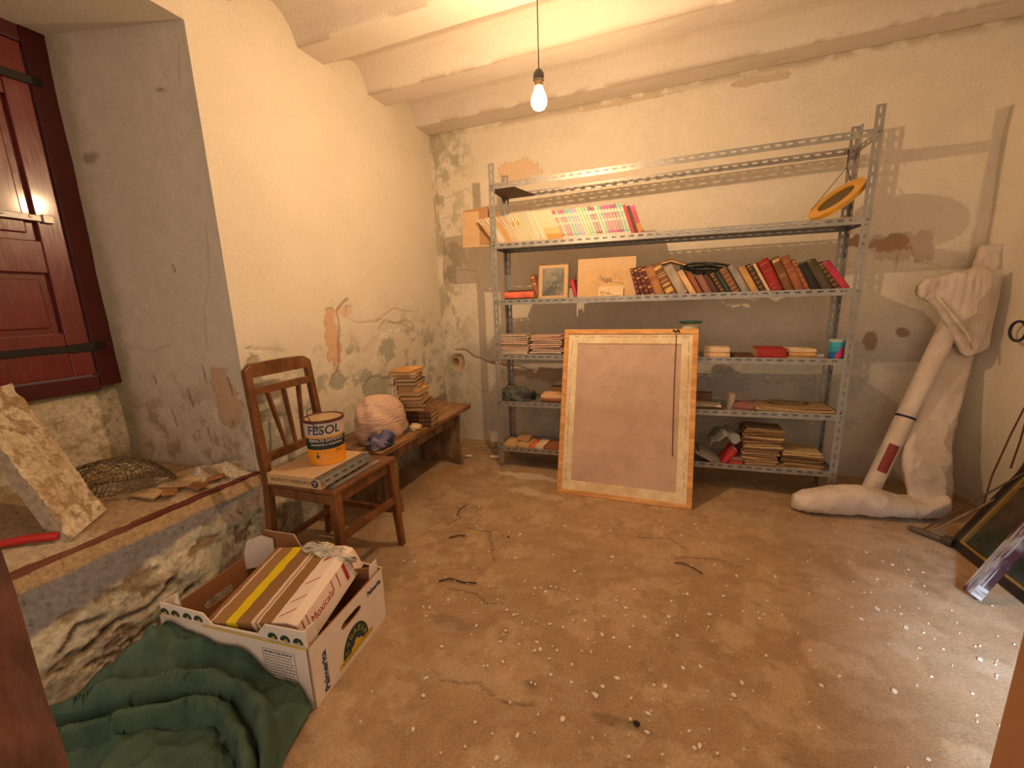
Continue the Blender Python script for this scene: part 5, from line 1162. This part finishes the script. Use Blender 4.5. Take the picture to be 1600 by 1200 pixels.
# local: x along the near side (0..LB), y away, z up
def panel(name, pts, th, mx, mats_=(M_white, M_cardin)):
    b = MB(); n = len(pts); b.prism(pts, 0, th, 0, mx)
    # inner face brown
    b.m[0] = 1; b.m[1] = 0
    return b.build(name, list(mats_), box)
FR = lambda z=0: Matrix(((1, 0, 0, 0), (0, 0, -1, .005+z), (0, 1, 0, 0), (0, 0, 0, 1)))      # (x, z) plane facing -y
fside = panel('front_side', [(0, 0), (LB, 0), (LB, HB), (.26, HB-.004), (0, HB)], .005, FR())
panel('front_tray_edge', [(.004, HB-.03), (LB-.004, HB-.03), (LB-.004, HB+.050), (LB-.150, HB+.046), (LB-.185, HB+.006), (.215, HB+.002), (.180, HB+.036), (.004, HB+.042)], .004, FR(.005))
BK_ = Matrix(((-1, 0, 0, LB), (0, 0, 1, DB-.005), (0, 1, 0, 0), (0, 0, 0, 1)))
panel('back_side', [(0, 0), (LB, 0), (LB, HB+.02), (LB-.05, HB+.085), (LB-.19, HB+.085), (LB-.22, HB+.03), (0, HB)], .005, BK_)
LF = Matrix(((0, 0, -1, .005), (-1, 0, 0, DB), (0, 1, 0, 0), (0, 0, 0, 1)))
def holed(name, W_, H_, cx, cz, hw, hh, th, mx, mats_=(M_white, M_cardin), topcut=None):
    n = 40; hp = []; op = []
    angs = sorted([2*PI*i/n for i in range(n)]+[math.atan2(s_-cz, r_-cx) % (2*PI) for r_ in (0, W_) for s_ in (0, H_)])
    for a in angs:
        ca, sa = math.cos(a), math.sin(a)
        hp.append((cx+hw*math.copysign(abs(ca)**.55, ca), cz+hh*math.copysign(abs(sa)**.75, sa)))
        t = min([(W_-cx)/ca if ca > 1e-9 else 9, -cx/ca if ca < -1e-9 else 9, (H_-cz)/sa if sa > 1e-9 else 9, -cz/sa if sa < -1e-9 else 9]); op.append((cx+ca*t, cz+sa*t))
    k = len(angs); vs = [(x_, z_, 0) for x_, z_ in op+hp]+[(x_, z_, th) for x_, z_ in op+hp]; b = MB(); f0 = []; f1 = []; f2 = []
    for i in range(k):
        j = (i+1) % k; f0.append((i, k+i, k+j, j)); f1.append((2*k+i, 2*k+j, 3*k+j, 3*k+i)); f2 += [(k+i, 3*k+i, 3*k+j, k+j), (i, j, 2*k+j, 2*k+i)]
    b.add(vs, f0, 1, mx); b.v = b.v[:]; base = 0
    b.f += f1; b.m += [0]*len(f1); b.f += f2; b.m += [1]*len(f2)
    return b.build(name, list(mats_), box)
holed('left_side', DB, HB+.0, DB*.5, HB*.62, .055, .016, .005, LF)
RT_ = Matrix(((0, 0, 1, LB-.005), (1, 0, 0, 0), (0, 1, 0, 0), (0, 0, 0, 1)))
rside = holed('right_side', DB, HB, DB*.50, HB*.74, .050, .013, .005, RT_)
b = MB(); b.box((.005, .006, .001), (LB-.006, DB-.006, .005)); b.build('bottom', M_cardin, box)
# corner gussets
for (x0, y0, sx, sy, h_) in [(LB-.012, .008, -1, 1, .050), (LB-.012, DB-.012, -1, -1, .040), (.008, .012, 1, 1, .042)]:
    b = MB(); b.hexa([(x0, y0, HB-.06), (x0+sx*.0035, y0, HB-.06), (x0+sx*.0035, y0+sy*.055, HB-.06), (x0, y0+sy*.055, HB-.06)], [(x0, y0, HB+h_), (x0+sx*.0035, y0, HB+h_), (x0+sx*.0035, y0+sy*.042, HB+h_-.004), (x0, y0+sy*.042, HB+h_-.004)])
    b.build('corner_gusset', M_white, box)
b = MB(); b.hexa([(LB-.16, DB-.055, HB-.03), (LB-.02, DB-.035, HB-.03), (LB-.02, DB-.030, HB-.03), (LB-.16, DB-.050, HB-.03)], [(LB-.16, DB-.075, HB+.012), (LB-.02, DB-.055, HB+.03), (LB-.02, DB-.05, HB+.03), (LB-.16, DB-.07, HB+.012)]); b.build('inner_flap', M_cardin, box)
# torn white corner flap at the back left
b = MB(); b.add([(.0, DB-.075, HB-.05), (.09, DB-.012, HB-.05), (.095, DB-.015, HB+.06), (.06, DB-.035, HB+.082), (.02, DB-.062, HB+.070), (.008, DB-.068, HB+.03)], [(0, 1, 2, 3, 4, 5)]); b.add([(.0, DB-.072, HB-.05), (.09, DB-.009, HB-.05), (.095, DB-.012, HB+.06), (.06, DB-.032, HB+.082), (.02, DB-.059, HB+.070), (.008, DB-.065, HB+.03)], [(5, 4, 3, 2, 1, 0)]); b.build('torn_flap', M_white, box)
b = MB(); b.add([(.045, .012, HB+.0), (.085, .014, HB+.0), (.068, .02, HB+.075), (.062, .02, HB+.075)], [(0, 1, 2, 3)]); b.add([(.045, .016, HB+.0), (.085, .018, HB+.0), (.068, .024, HB+.075), (.062, .024, HB+.075)], [(3, 2, 1, 0)]); b.build('torn_tip', M_white, box)
# prints
M_py = mat('print_yellow', (.62, .42, .02), .6); M_pg = mat('print_dark_green', (.025, .05, .035), .6); M_pb = mat('print_blue', (.02, .04, .13), .6)
def dome(b, cx, cz, r, mx, a0=0, a1=PI, n=20, squash=1.0):
    b.prism([(cx+r*math.cos(a0+(a1-a0)*i/n), cz+r*squash*math.sin(a0+(a1-a0)*i/n)) for i in range(n+1)], 0, .0004, 0, mx)
FP = Matrix(((1, 0, 0, 0), (0, 0, -1, -.0002), (0, 1, 0, 0), (0, 0, 0, 1)))
FP2 = Matrix(((1, 0, 0, 0), (0, 0, -1, .0046), (0, 1, 0, 0), (0, 0, 0, 1)))
RP = Matrix(((0, 0, 1, LB+.0002), (1, 0, 0, 0), (0, 1, 0, 0), (0, 0, 0, 1)))
b = MB(); by = MB()
for cx in (.020, .065, .115, .160, LB-.125, LB-.080, LB-.035):
    dome(b, cx, HB+.008, .017, FP2, -.2, PI*1.02); dome(by, cx+.004, HB+.008, .006, Matrix.Translation((0, -.0005, 0)) @ FP2, 0, PI)
b.build('small_round_prints', M_pg, box)['kind'] = 'stuff'; by.build('small_yellow_prints', M_py, box)
b = MB(); b.prism([(.18, HB-.004), (LB-.002, HB-.004), (LB-.002, HB+.0015), (.18, HB+.0)], 0, .0004, 0, FP); b.build('yellow_edge_print', M_py, fside)
b = MB(); x0, x1, z0, z1 = LB-.165, LB-.050, .075, HB-.028
for p, q in [((x0, z0), (x1, z0)), ((x1, z0), (x1, z1)), ((x1, z1), (x0, z1)), ((x0, z1), (x0, z0))]:
    l = math.hypot(q[0]-p[0], q[1]-p[1]); dx, dz = (q[0]-p[0])/l, (q[1]-p[1])/l; b.prism([(p[0], p[1]), (q[0], q[1]), (q[0]-dz*.0012, q[1]+dx*.0012), (p[0]-dz*.0012, p[1]+dx*.0012)], 0, .0003, 0, FP)
rng = random.Random(2)
for r in range(9):
    zz_ = z1-.012-r*.0098; xx_ = x0+.006
    while xx_ < x1-.012:
        w = rng.uniform(.004, .014); b.prism([(xx_, zz_), (min(xx_+w, x1-.006), zz_), (min(xx_+w, x1-.006), zz_+(.0045 if r == 0 else .0022)), (xx_, zz_+(.0045 if r == 0 else .0022))], 0, .0003, 0, FP); xx_ += w+.003
b.build('text_panel_print', M_pb, fside)
text_part('printed_name', 'Palmerita', .036, RP @ Matrix.Translation((.062, .012, .0006)) @ Matrix.Rotation(R_(90), 4, 'Z') @ Matrix.Diagonal((1, .8, 1, 1)), M_pb, rside, bold=.0008, align='LEFT')
text_part('printed_name', 'Palmerita', .026, RP @ Matrix.Translation((DB-.060, HB-.048, .0006)) @ Matrix.Rotation(R_(0), 4, 'Z') @ Matrix.Diagonal((.8, 1, 1, 1)), M_pb, rside, bold=.0006)
b = MB(); lx, lz = DB*.52, .028; dome(b, lx, lz+.004, .066, RP, 0, PI, 32, 1.25); b.build('arched_logo', M_pg, rside)
RP3 = Matrix.Translation((.0006, 0, 0)) @ RP
b = MB(); dome(b, lx, lz+.004, .036, RP3, 0, PI, 24, 1.15); b.build('logo_blue_field', M_pb, rside)
b = MB(); RP4 = Matrix.Translation((.0012, 0, 0)) @ RP; b.prism([(lx-.030, lz+.004), (lx+.034, lz+.004), (lx+.030, lz+.020), (lx+.012, lz+.026), (lx+.008, lz+.036), (lx-.006, lz+.034), (lx-.010, lz+.022), (lx-.026, lz+.018)], 0, .0004, 0, RP4); b.build('logo_yellow_figure', M_py, rside)
b = MB(); b.prism([(lx-.085+.012*0, lz-.008), (lx+.085, lz-.008), (lx+.090, lz), (lx+.085, lz+.008), (lx-.085, lz+.008), (lx-.090, lz)], 0, .0005, 0, RP4); b.build('logo_banner', M_py, rside)
b = MB()
for i, chx in enumerate('CYDAZEM'):
    a = R_(162-24*i); vs, fs = text_mb(chx, .022, .0003); rr = .049
    m_ = RP @ Matrix.Translation((lx+rr*math.cos(a), lz+.004+rr*1.25*math.sin(a), .0012)) @ Matrix.Rotation(a-PI/2, 4, 'Z') @ Matrix.Translation((0, -.007, 0)); b.add(vs, fs, 0, m_)
b.build('logo_letters', mat('print_gold', (.45, .36, .10), .6), rside)
b = MB(); rng = random.Random(5)
for i in range(11):
    u_ = lx-.075+i*.0145; pts = [(u_, lz-.004), (u_+.003, lz+.004), (u_+.006, lz-.003), (u_+.009, lz+.003)]
    for p, q in zip(pts[:-1], pts[1:]): b.prism([(p[0], p[1]), (q[0], q[1]), (q[0]+.001, q[1]+.001), (p[0]+.001, p[1]+.001)], 0, .0003, 0, Matrix.Translation((.0007, 0, 0)) @ RP4)
b.build('banner_script', M_pg, rside)

# taped parcel in the box
par = empty('taped_parcel', (-1.235, .640, .205), 'flat white parcel wrapped in brown and yellow tape, tilted inside the fruit box', 'parcel')
pu = V((.37, .063, .045)).normalized(); pv = V((-.07, .28, .045)); pv = (pv-pu*pv.dot(pu)).normalized(); pw = pu.cross(pv)
mpar = Matrix((pu, pv, pw)).transposed().to_4x4(); mpar.translation = V((-1.318, .680, .150)); par.matrix_world = mpar
PW, PD, PH = .362, .320, .060
br = (.29, .15, .055); pk = (.78, .57, .42); yl = (.80, .58, .01); br2 = (.36, .19, .075); wh = (.82, .67, .55)
tp = ramp_mat('taped_print', 'X', [(0, wh), (.014, br), (.040, pk), (.048, br2), (.095, br), (.100, yl), (.140, br), (.195, pk), (.208, br2), (.215, pk), (.222, br), (.268, wh)], .4, .38, noise=.012, bump=.25)
b = MB(); pr = [(0, .0), (.004, .046), (.016, .055), (.315, .058), (.345, .046), (PW, -.035)]
b.add([(x_, 0, z_) for x_, z_ in pr]+[(x_, PD, z_) for x_, z_ in pr], [(5, 4, 3, 2, 1, 0), (6, 7, 8, 9, 10, 11)]+[(i, i+1, 6+i+1, 6+i) for i in range(5)]+[(0, 6, 11, 5)])
b.f = [f[::-1] for f in b.f]; b.f[0] = b.f[0]; b.build('wrapped_body', tp, par, bevel=.003, seg=2)
b = MB(); rng = random.Random(8)
sl_o = V((.3455, 0, .0455)); sl_d = V((PW-.345, 0, -.081)).normalized(); nn = V((-sl_d.z, 0, sl_d.x))
def onslope(s_, t_): p = sl_o+sl_d*s_+V((0, t_, 0))+nn*.0005; return tuple(p)
for (t0, t1, w) in [(.02, .024, .05), (.04, .043, .05), (.17, .174, .04), (.20, .204, .05), (.235, .25, .06), (.28, .283, .05)]:
    b.add([onslope(.002, t0), onslope(w, t0-.01), onslope(w, t1-.01), onslope(.002, t1)], [(0, 1, 2, 3)])
for (t0, t1) in [(.05, .054), (.10, .104), (.17, .174), (.27, .282), (.32, .324)]:
    b.add([(.275, t0-.03, .0583), (.314, t0, .0587), (.314, t1, .0587), (.275, t1-.03, .0583)], [(0, 1, 2, 3)])
b.build('red_stripes', M_inkr, par)['kind'] = 'stuff'
vs, fs = text_mb('Moxicala', .032, .0002, .3); b = MB(); b.add(vs, fs, 0, MX(V(onslope(.045, .10)), (0, 1, 0), -sl_d)); b.build('script_print', M_inkr, par)
# crumpled paper at its back edge
blob('crumpled_paper', (-1.12, 1.000, .262), (.095, .028, .026), M_paperW, 'crumpled cream paper on the back edge of the taped parcel', 'paper', 51, .45, n=(36, 18), freq=4, ridged=True)

# ------------------------------------------------------------------ green cloth
uu, gy = np.meshgrid(np.linspace(0, 1, 140), np.linspace(-.02, .72, 122), indexing='ij')
gx = -1.60+uu*(1.60-.795-.05*fbm(gy*6, gy*0, 204, 4)-.30*np.clip(gy-.44, 0, 1)*1.2)
n1 = fbm(gx*3, gy*3, 201, 4); n2 = fbm(gx*7, gy*7, 202, 4)
L1x = [-1.65, -1.5, -1.41, -1.31, -1.2, -1.1, -.98, -.90, -.85, -.78]; L1y = [.33, .40, .475, .54, .595, .612, .58, .535, .48, .40]
L1 = np.interp(gx, L1x, L1y)+.02*(n1-.5); L2 = L1-.060-.02*(n2-.5)-.03*ss(-1.2, -1.5, gx)
edge_line = .25+.75*ss(1.0, .93, uu)
dd1 = gy-L1; dd2 = gy-L2
H = .014+.022*n1+.008*(1-np.abs(2*fbm(gx*4, gy*4, 203, 3)-1)*2)
H += .050*ss(0, .010, dd2)-.034*ss(.012, .045, dd2)
H += .062*ss(0, .010, dd1)-.034*ss(.012, .045, dd1)
H += .020*(1-np.abs(2*fbm(gx*7+gy*4, gy*9-gx*3, 205, 4)-1)*2)*ss(-.85, -.95, gx)
H += .022*np.exp(-(pdist(gx+.04*(n1-.5), gy+.04*(n1-.5), [(-1.46, .60), (-1.30, .56), (-1.18, .60)])/.018)**2)
H += .085*ss(.03, .10, dd1)*ss(-1.02, -1.18, gx)*ss(-1.52, -1.42, gx)
H += .035*ss(-1.33, -1.46, gx+.10*(n2-.5))*ss(.42, .50, gy)*ss(-1.60, -1.54, gx)*(1-.9*np.exp(-(((gx+1.50)/.05)**2+((gy-.60)/.05)**2)))
for pts, w, h in [([(-1.25, .20), (-1.12, .30), (-1.02, .40)], .010, .014), ([(-.98, .15), (-.95, .34), (-.92, .44)], .012, .020), ([(-1.12, .33), (-1.05, .42), (-1.02, .50)], .008, .012), ([(-1.40, .25), (-1.25, .33), (-1.16, .44)], .008, .008)]:
    H += h*np.exp(-(pdist(gx+.02*(n1-.5), gy+.02*(n1-.5), pts)/w)**2)
H *= ss(-1.62, -1.52, gx)*.7+.3
Hm = np.maximum(H, .004)*edge_line
keep = (edge_line > .05)
# keep off the box and the wall bulge
near = (gy-(.700+(gx+.915)*math.tan(ba)))          # >0 is inside the box footprint
gy2 = np.where((near > -.014) & (gx > NL.x-.01), .700+(gx+.915)*math.tan(ba)-.012, gy)
gy2 = gy2-.018*np.exp(-(dd1/.014)**2)-.014*np.exp(-(dd2/.012)**2)
P = np.stack([np.maximum(gx, -1.655), gy2, Hm+.003], -1)
g = grid_obj('green_cloth', [(P, np.ones(P.shape), 0, False)], [M_green])
me = g.data
import bmesh
bm = bmesh.new(); bm.from_mesh(me); kk = keep.ravel()
bm.verts.ensure_lookup_table(); bmesh.ops.delete(bm, geom=[v for v in bm.verts if not kk[v.index]], context='VERTS'); bm.to_mesh(me); bm.free()
sm = g.modifiers.new('s', 'SOLIDIFY'); sm.thickness = .002; sm.offset = 1
tag(g, 'dark green cloth heaped in folds on the floor before the fruit box', 'cloth')

# ------------------------------------------------------------------ in the window recess
# leaning plaster-crusted slab
o = empty('leaning_slab', (-1.86, .64, .42), 'thick lime-crusted slab leaning slantwise in the window recess', 'slab')
xx, yy = mesh2d(0, 1, 0, 1, .02)
P0 = V((-1.936, .762, .436)); P1 = V((-1.815, .612, .424)); up = V((-.395, -.020, .470)); th = V((-.035, .015, -.03))
s_, t_ = mesh2d(0, 1, 0, 1.0, .012); n1 = fbm(s_*2, t_*6, 210, 6, .6); n2 = fbm(s_*6, t_*18, 211, 6, .62)
nrm = (P1-P0).cross(up).normalized()
if nrm.x < 0: nrm = -nrm
base = np.array(P0)+s_[..., None]*np.array(P1-P0)+t_[..., None]*np.array(up)+(.022*(n1-.5)+.016*(n2-.5))[..., None]*np.array(nrm)
C = np.broadcast_to(np.array((.70, .59, .42)), s_.shape+(3,)).copy(); C = mixc(C, (.34, .21, .10), ss(.52, .62, n2)*.8); C = mixc(C, (.48, .33, .20), ss(.45, .6, n1)*.5)
back = np.array(P0)+s_[..., None]*np.array(P1-P0)+t_[..., None]*np.array(up)-.045*np.array(nrm)
sides = []
def strip(a, b_, flip): sides.append((np.stack([a, b_], 1), np.broadcast_to(np.array((.40, .32, .24)), (len(a), 2, 3)).copy(), 0, flip))
strip(base[0], back[0], False); strip(base[-1], back[-1], True); strip(base[:, 0], back[:, 0], True); strip(base[:, -1], back[:, -1], False)
g = grid_obj('slab_body', [(base, C, 0, False), (back, C*.7, 0, True)]+sides, [M_rough]); g.location = -V((-1.86, .64, .42)); g.parent = o
# debris heap on the sill
b = MB(); rng = random.Random(61)
o = empty('wire_netting', (-2.07, .905, .452), 'crumpled dark wire netting humped on the window sill', 'netting')
u_, v_ = 15, 26
def netp(i, j):
    a = PI*i/u_; t = j/v_; x_ = .30*(t-.5)*2*.52; r = .125*(math.sin(PI*(.12+.80*t))**.7); return V((x_*.9+.02*math.sin(i*1.1), -.04+x_*.55+r*.9*math.cos(a), max(.004, r*1.05*math.sin(a)+.006*math.sin(j*1.7+i))))
wires = [[netp(i, j) for j in range(v_+1)] for i in range(u_+1)]+[[netp(i, j) for i in range(u_+1)] for j in range(v_+1)]
for w_ in wires: b.tube(w_, .0016, 4, caps=False)
nt_ = b.build('net_wires', mat('rusty_net', (.13, .09, .045), .8), o)
nt_['kind'] = 'stuff'
def shard(x_, y_, z_, w, d, t, rz, tx, m, lab, cat='tile piece'):
    b = MB(); rr = random.Random(int(x_*1000+y_*377)); pts = [(-w/2, -d/2*rr.uniform(.7, 1)), (w/2*rr.uniform(.6, 1), -d/2), (w/2, d/2*rr.uniform(.5, 1)), (rr.uniform(-.1, .1)*w, d/2), (-w/2*rr.uniform(.7, 1), d/2*rr.uniform(.5, 1))]
    b.prism(pts, 0, t); oo = b.build('broken_piece', m, bevel=.001); oo.location = (x_*1.038, y_*1.038, sillz(x_*1.038)+z_); oo.rotation_euler = (R_(tx), R_(tx*.5), R_(rz)); tag(oo, lab, cat); return oo
M_tile = mat('terracotta', (.34, .15, .06), .85, ns=30, na=.2, bump=.3); M_tileL = mat('pale_tile', (.50, .34, .18), .85, ns=30, na=.2, bump=.3)
for i, (x_, y_, w, d, rz, tx, m, lab) in enumerate([(-1.86, .86, .11, .06, 15, 8, M_tileL, 'pale flat tile piece nearest the slab on the sill'), (-1.80, .90, .09, .05, -30, -10, M_tile, 'red terracotta piece on the sill edge before the netting'), (-1.83, .94, .12, .035, 50, 14, M_tileL, 'narrow tan splinter crossing the tile pieces on the sill'),
        (-1.77, .98, .08, .05, 10, 6, M_tile, 'small terracotta piece right of the tan splinter on the sill'), (-1.86, 1.0, .14, .06, 25, 12, M_tileL, 'wide tan shard in front of the netting on the sill'), (-1.76, 1.05, .07, .05, 60, -6, M_tile, 'rightmost terracotta piece on the sill')]):
    shard(x_, y_, .008+.004*(i % 3), w, d, .010, rz, tx, m, lab)
# pale rubble ridge along the right part of the sill
yy, xx = mesh2d(1.03, 1.225, -2.0, -1.775, .006)
H = .055*np.exp(-((xx+1.885-.3*(yy-1.16))/.05)**2)*ss(1.03, 1.08, yy)*(.5+fbm(xx*20, yy*20, 220, 4))+.01*fbm(xx*40, yy*40, 221)
C = np.broadcast_to(np.array((.52, .44, .33)), xx.shape+(3,)).copy(); C = mixc(C, (.34, .25, .16), ss(.5, .65, fbm(xx*25, yy*25, 222)))
g = grid_obj('plaster_rubble', [(np.stack([xx, yy, sillz(xx)-.006+H], -1), C, 0, True)], [M_rough]); tag(g, 'ridge of crumbled pale plaster at the right end of the sill', 'rubble', kind='stuff')
b = MB(); b.tube([(0, 0, 0), (.05, .05, .002), (.105, .10, -.006)], .013, 10); tag(b.build('red_tube', mat('red_plastic', (.50, .02, .02), .35), smooth=True, loc=(-1.955, .50, .447)), 'shiny red plastic tube lying on the sill behind the slab foot', 'tube')

# ------------------------------------------------------------------ litter on the floor
M_chip = mat('paint_chip', (.74, .64, .52), .8, na=.1)
b = MB(); rng = random.Random(99)
def chip(x_, y_, s_):
    n = rng.choice([4, 5, 5, 6]); a0 = rng.uniform(0, PI); el = rng.uniform(.4, 1.0); rz = rng.uniform(0, PI); tz = rng.uniform(.0008, .0025); pts = []
    for i in range(n):
        a = a0+2*PI*i/n; r = s_*rng.uniform(.6, 1.1); px_, py_ = r*math.cos(a), r*el*math.sin(a); pts.append((x_+px_*math.cos(rz)-py_*math.sin(rz), y_+px_*math.sin(rz)+py_*math.cos(rz)))
    zf = .004+.002*rng.random(); b.prism(pts, zf-.003, zf+tz)
for _ in range(520):
    x_ = rng.uniform(-1.1, 1.25); y_ = rng.uniform(.62, 2.15)
    if rng.random() < .5: x_ = rng.gauss(-.2, .45); y_ = rng.gauss(1.15, .3)
    if y_ < .62 or y_ > 2.4 or (x_ < -.86 and y_ < 1.12) or (x_ < -1.15) or (y_ > 2.2 and x_ > -.65): continue
    chip(x_, y_, rng.choice([.0025, .003, .004, .005, .0065, .009]))
for _ in range(45): chip(rng.uniform(.7, 1.3), rng.uniform(1.2, 2.0), rng.uniform(.0018, .004))
tag(b.build('paint_chips', M_chip), 'small white paint chips scattered over the whole floor', 'paint chips', kind='stuff')
for (x_, y_, s1, lab) in [(-1.38, 2.62, .035, 'pale plaster flake on the floor between bench and shelving'), (-1.18, 2.66, .05, 'larger pale flake lying beside the left shelf post')]:
    bb = MB(); rr = random.Random(int(y_*100)); pts = [(s1*rr.uniform(.6, 1)*math.cos(a), s1*.6*rr.uniform(.6, 1)*math.sin(a)) for a in np.linspace(0, 2*PI, 8)[:-1]]; bb.prism(pts, 0, .004); oo = bb.build('plaster_flake', M_chip); oo.location = (x_, y_, .010); oo.rotation_euler = (.12, .1, .4); tag(oo, lab, 'flake')
b = MB(); rng = random.Random(13)
for _ in range(150):
    x_ = rng.uniform(-1.60, -1.15); y_ = rng.uniform(2.74, 2.95); s_ = rng.uniform(.004, .014); b.prism([(x_+s_*math.cos(a)*rng.uniform(.6, 1), y_+s_*math.sin(a)*rng.uniform(.6, 1)) for a in np.linspace(0, 2*PI, 6)[:-1]], .002, .006+s_*.5)
tag(b.build('plaster_crumbs', mat('crumbs', (.46, .33, .21), .9, na=.3)), 'crumbled plaster along the foot of the back wall by the bench', 'rubble', kind='stuff')
M_twig = mat('dark_twig', (.05, .03, .015), .8)
for k, (pts, r, lab) in enumerate([([(.07, 1.735), (.11, 1.74), (.15, 1.72), (.18, 1.69)], .0022, 'thin dark curved twig on the floor before the leaning frame'),
        ([(-.86, 1.30), (-.82, 1.325), (-.76, 1.325), (-.70, 1.335)], .003, 'dark dry stalk on the floor right of the fruit box'),
        ([(-1.05, 1.93), (-1.06, 1.86), (-1.045, 1.80)], .0022, 'short bent twig on the floor in front of the bench'),
        ([(-.98, 1.60), (-.94, 1.63), (-.91, 1.64)], .003, 'small brown leaf stem beside the chair foot')]):
    b = MB(); b.tube([(a, c, .006+.003*(i % 2)) for i, (a, c) in enumerate(pts)], r, 6); tag(b.build('twig', M_twig, smooth='all'), lab, 'twig')
for k, (x_, y_, s_, lab) in enumerate([(-.035, .962, .009, 'small black pebble on the floor in the foreground'), (-.70, 1.70, .006, 'tiny dark crumb on the floor left of the middle')]):
    blob('pebble', (x_, y_, .002), (s_, s_*.8, s_*.6), M_iron, lab, 'pebble', 70+k, .2, n=(10, 7))
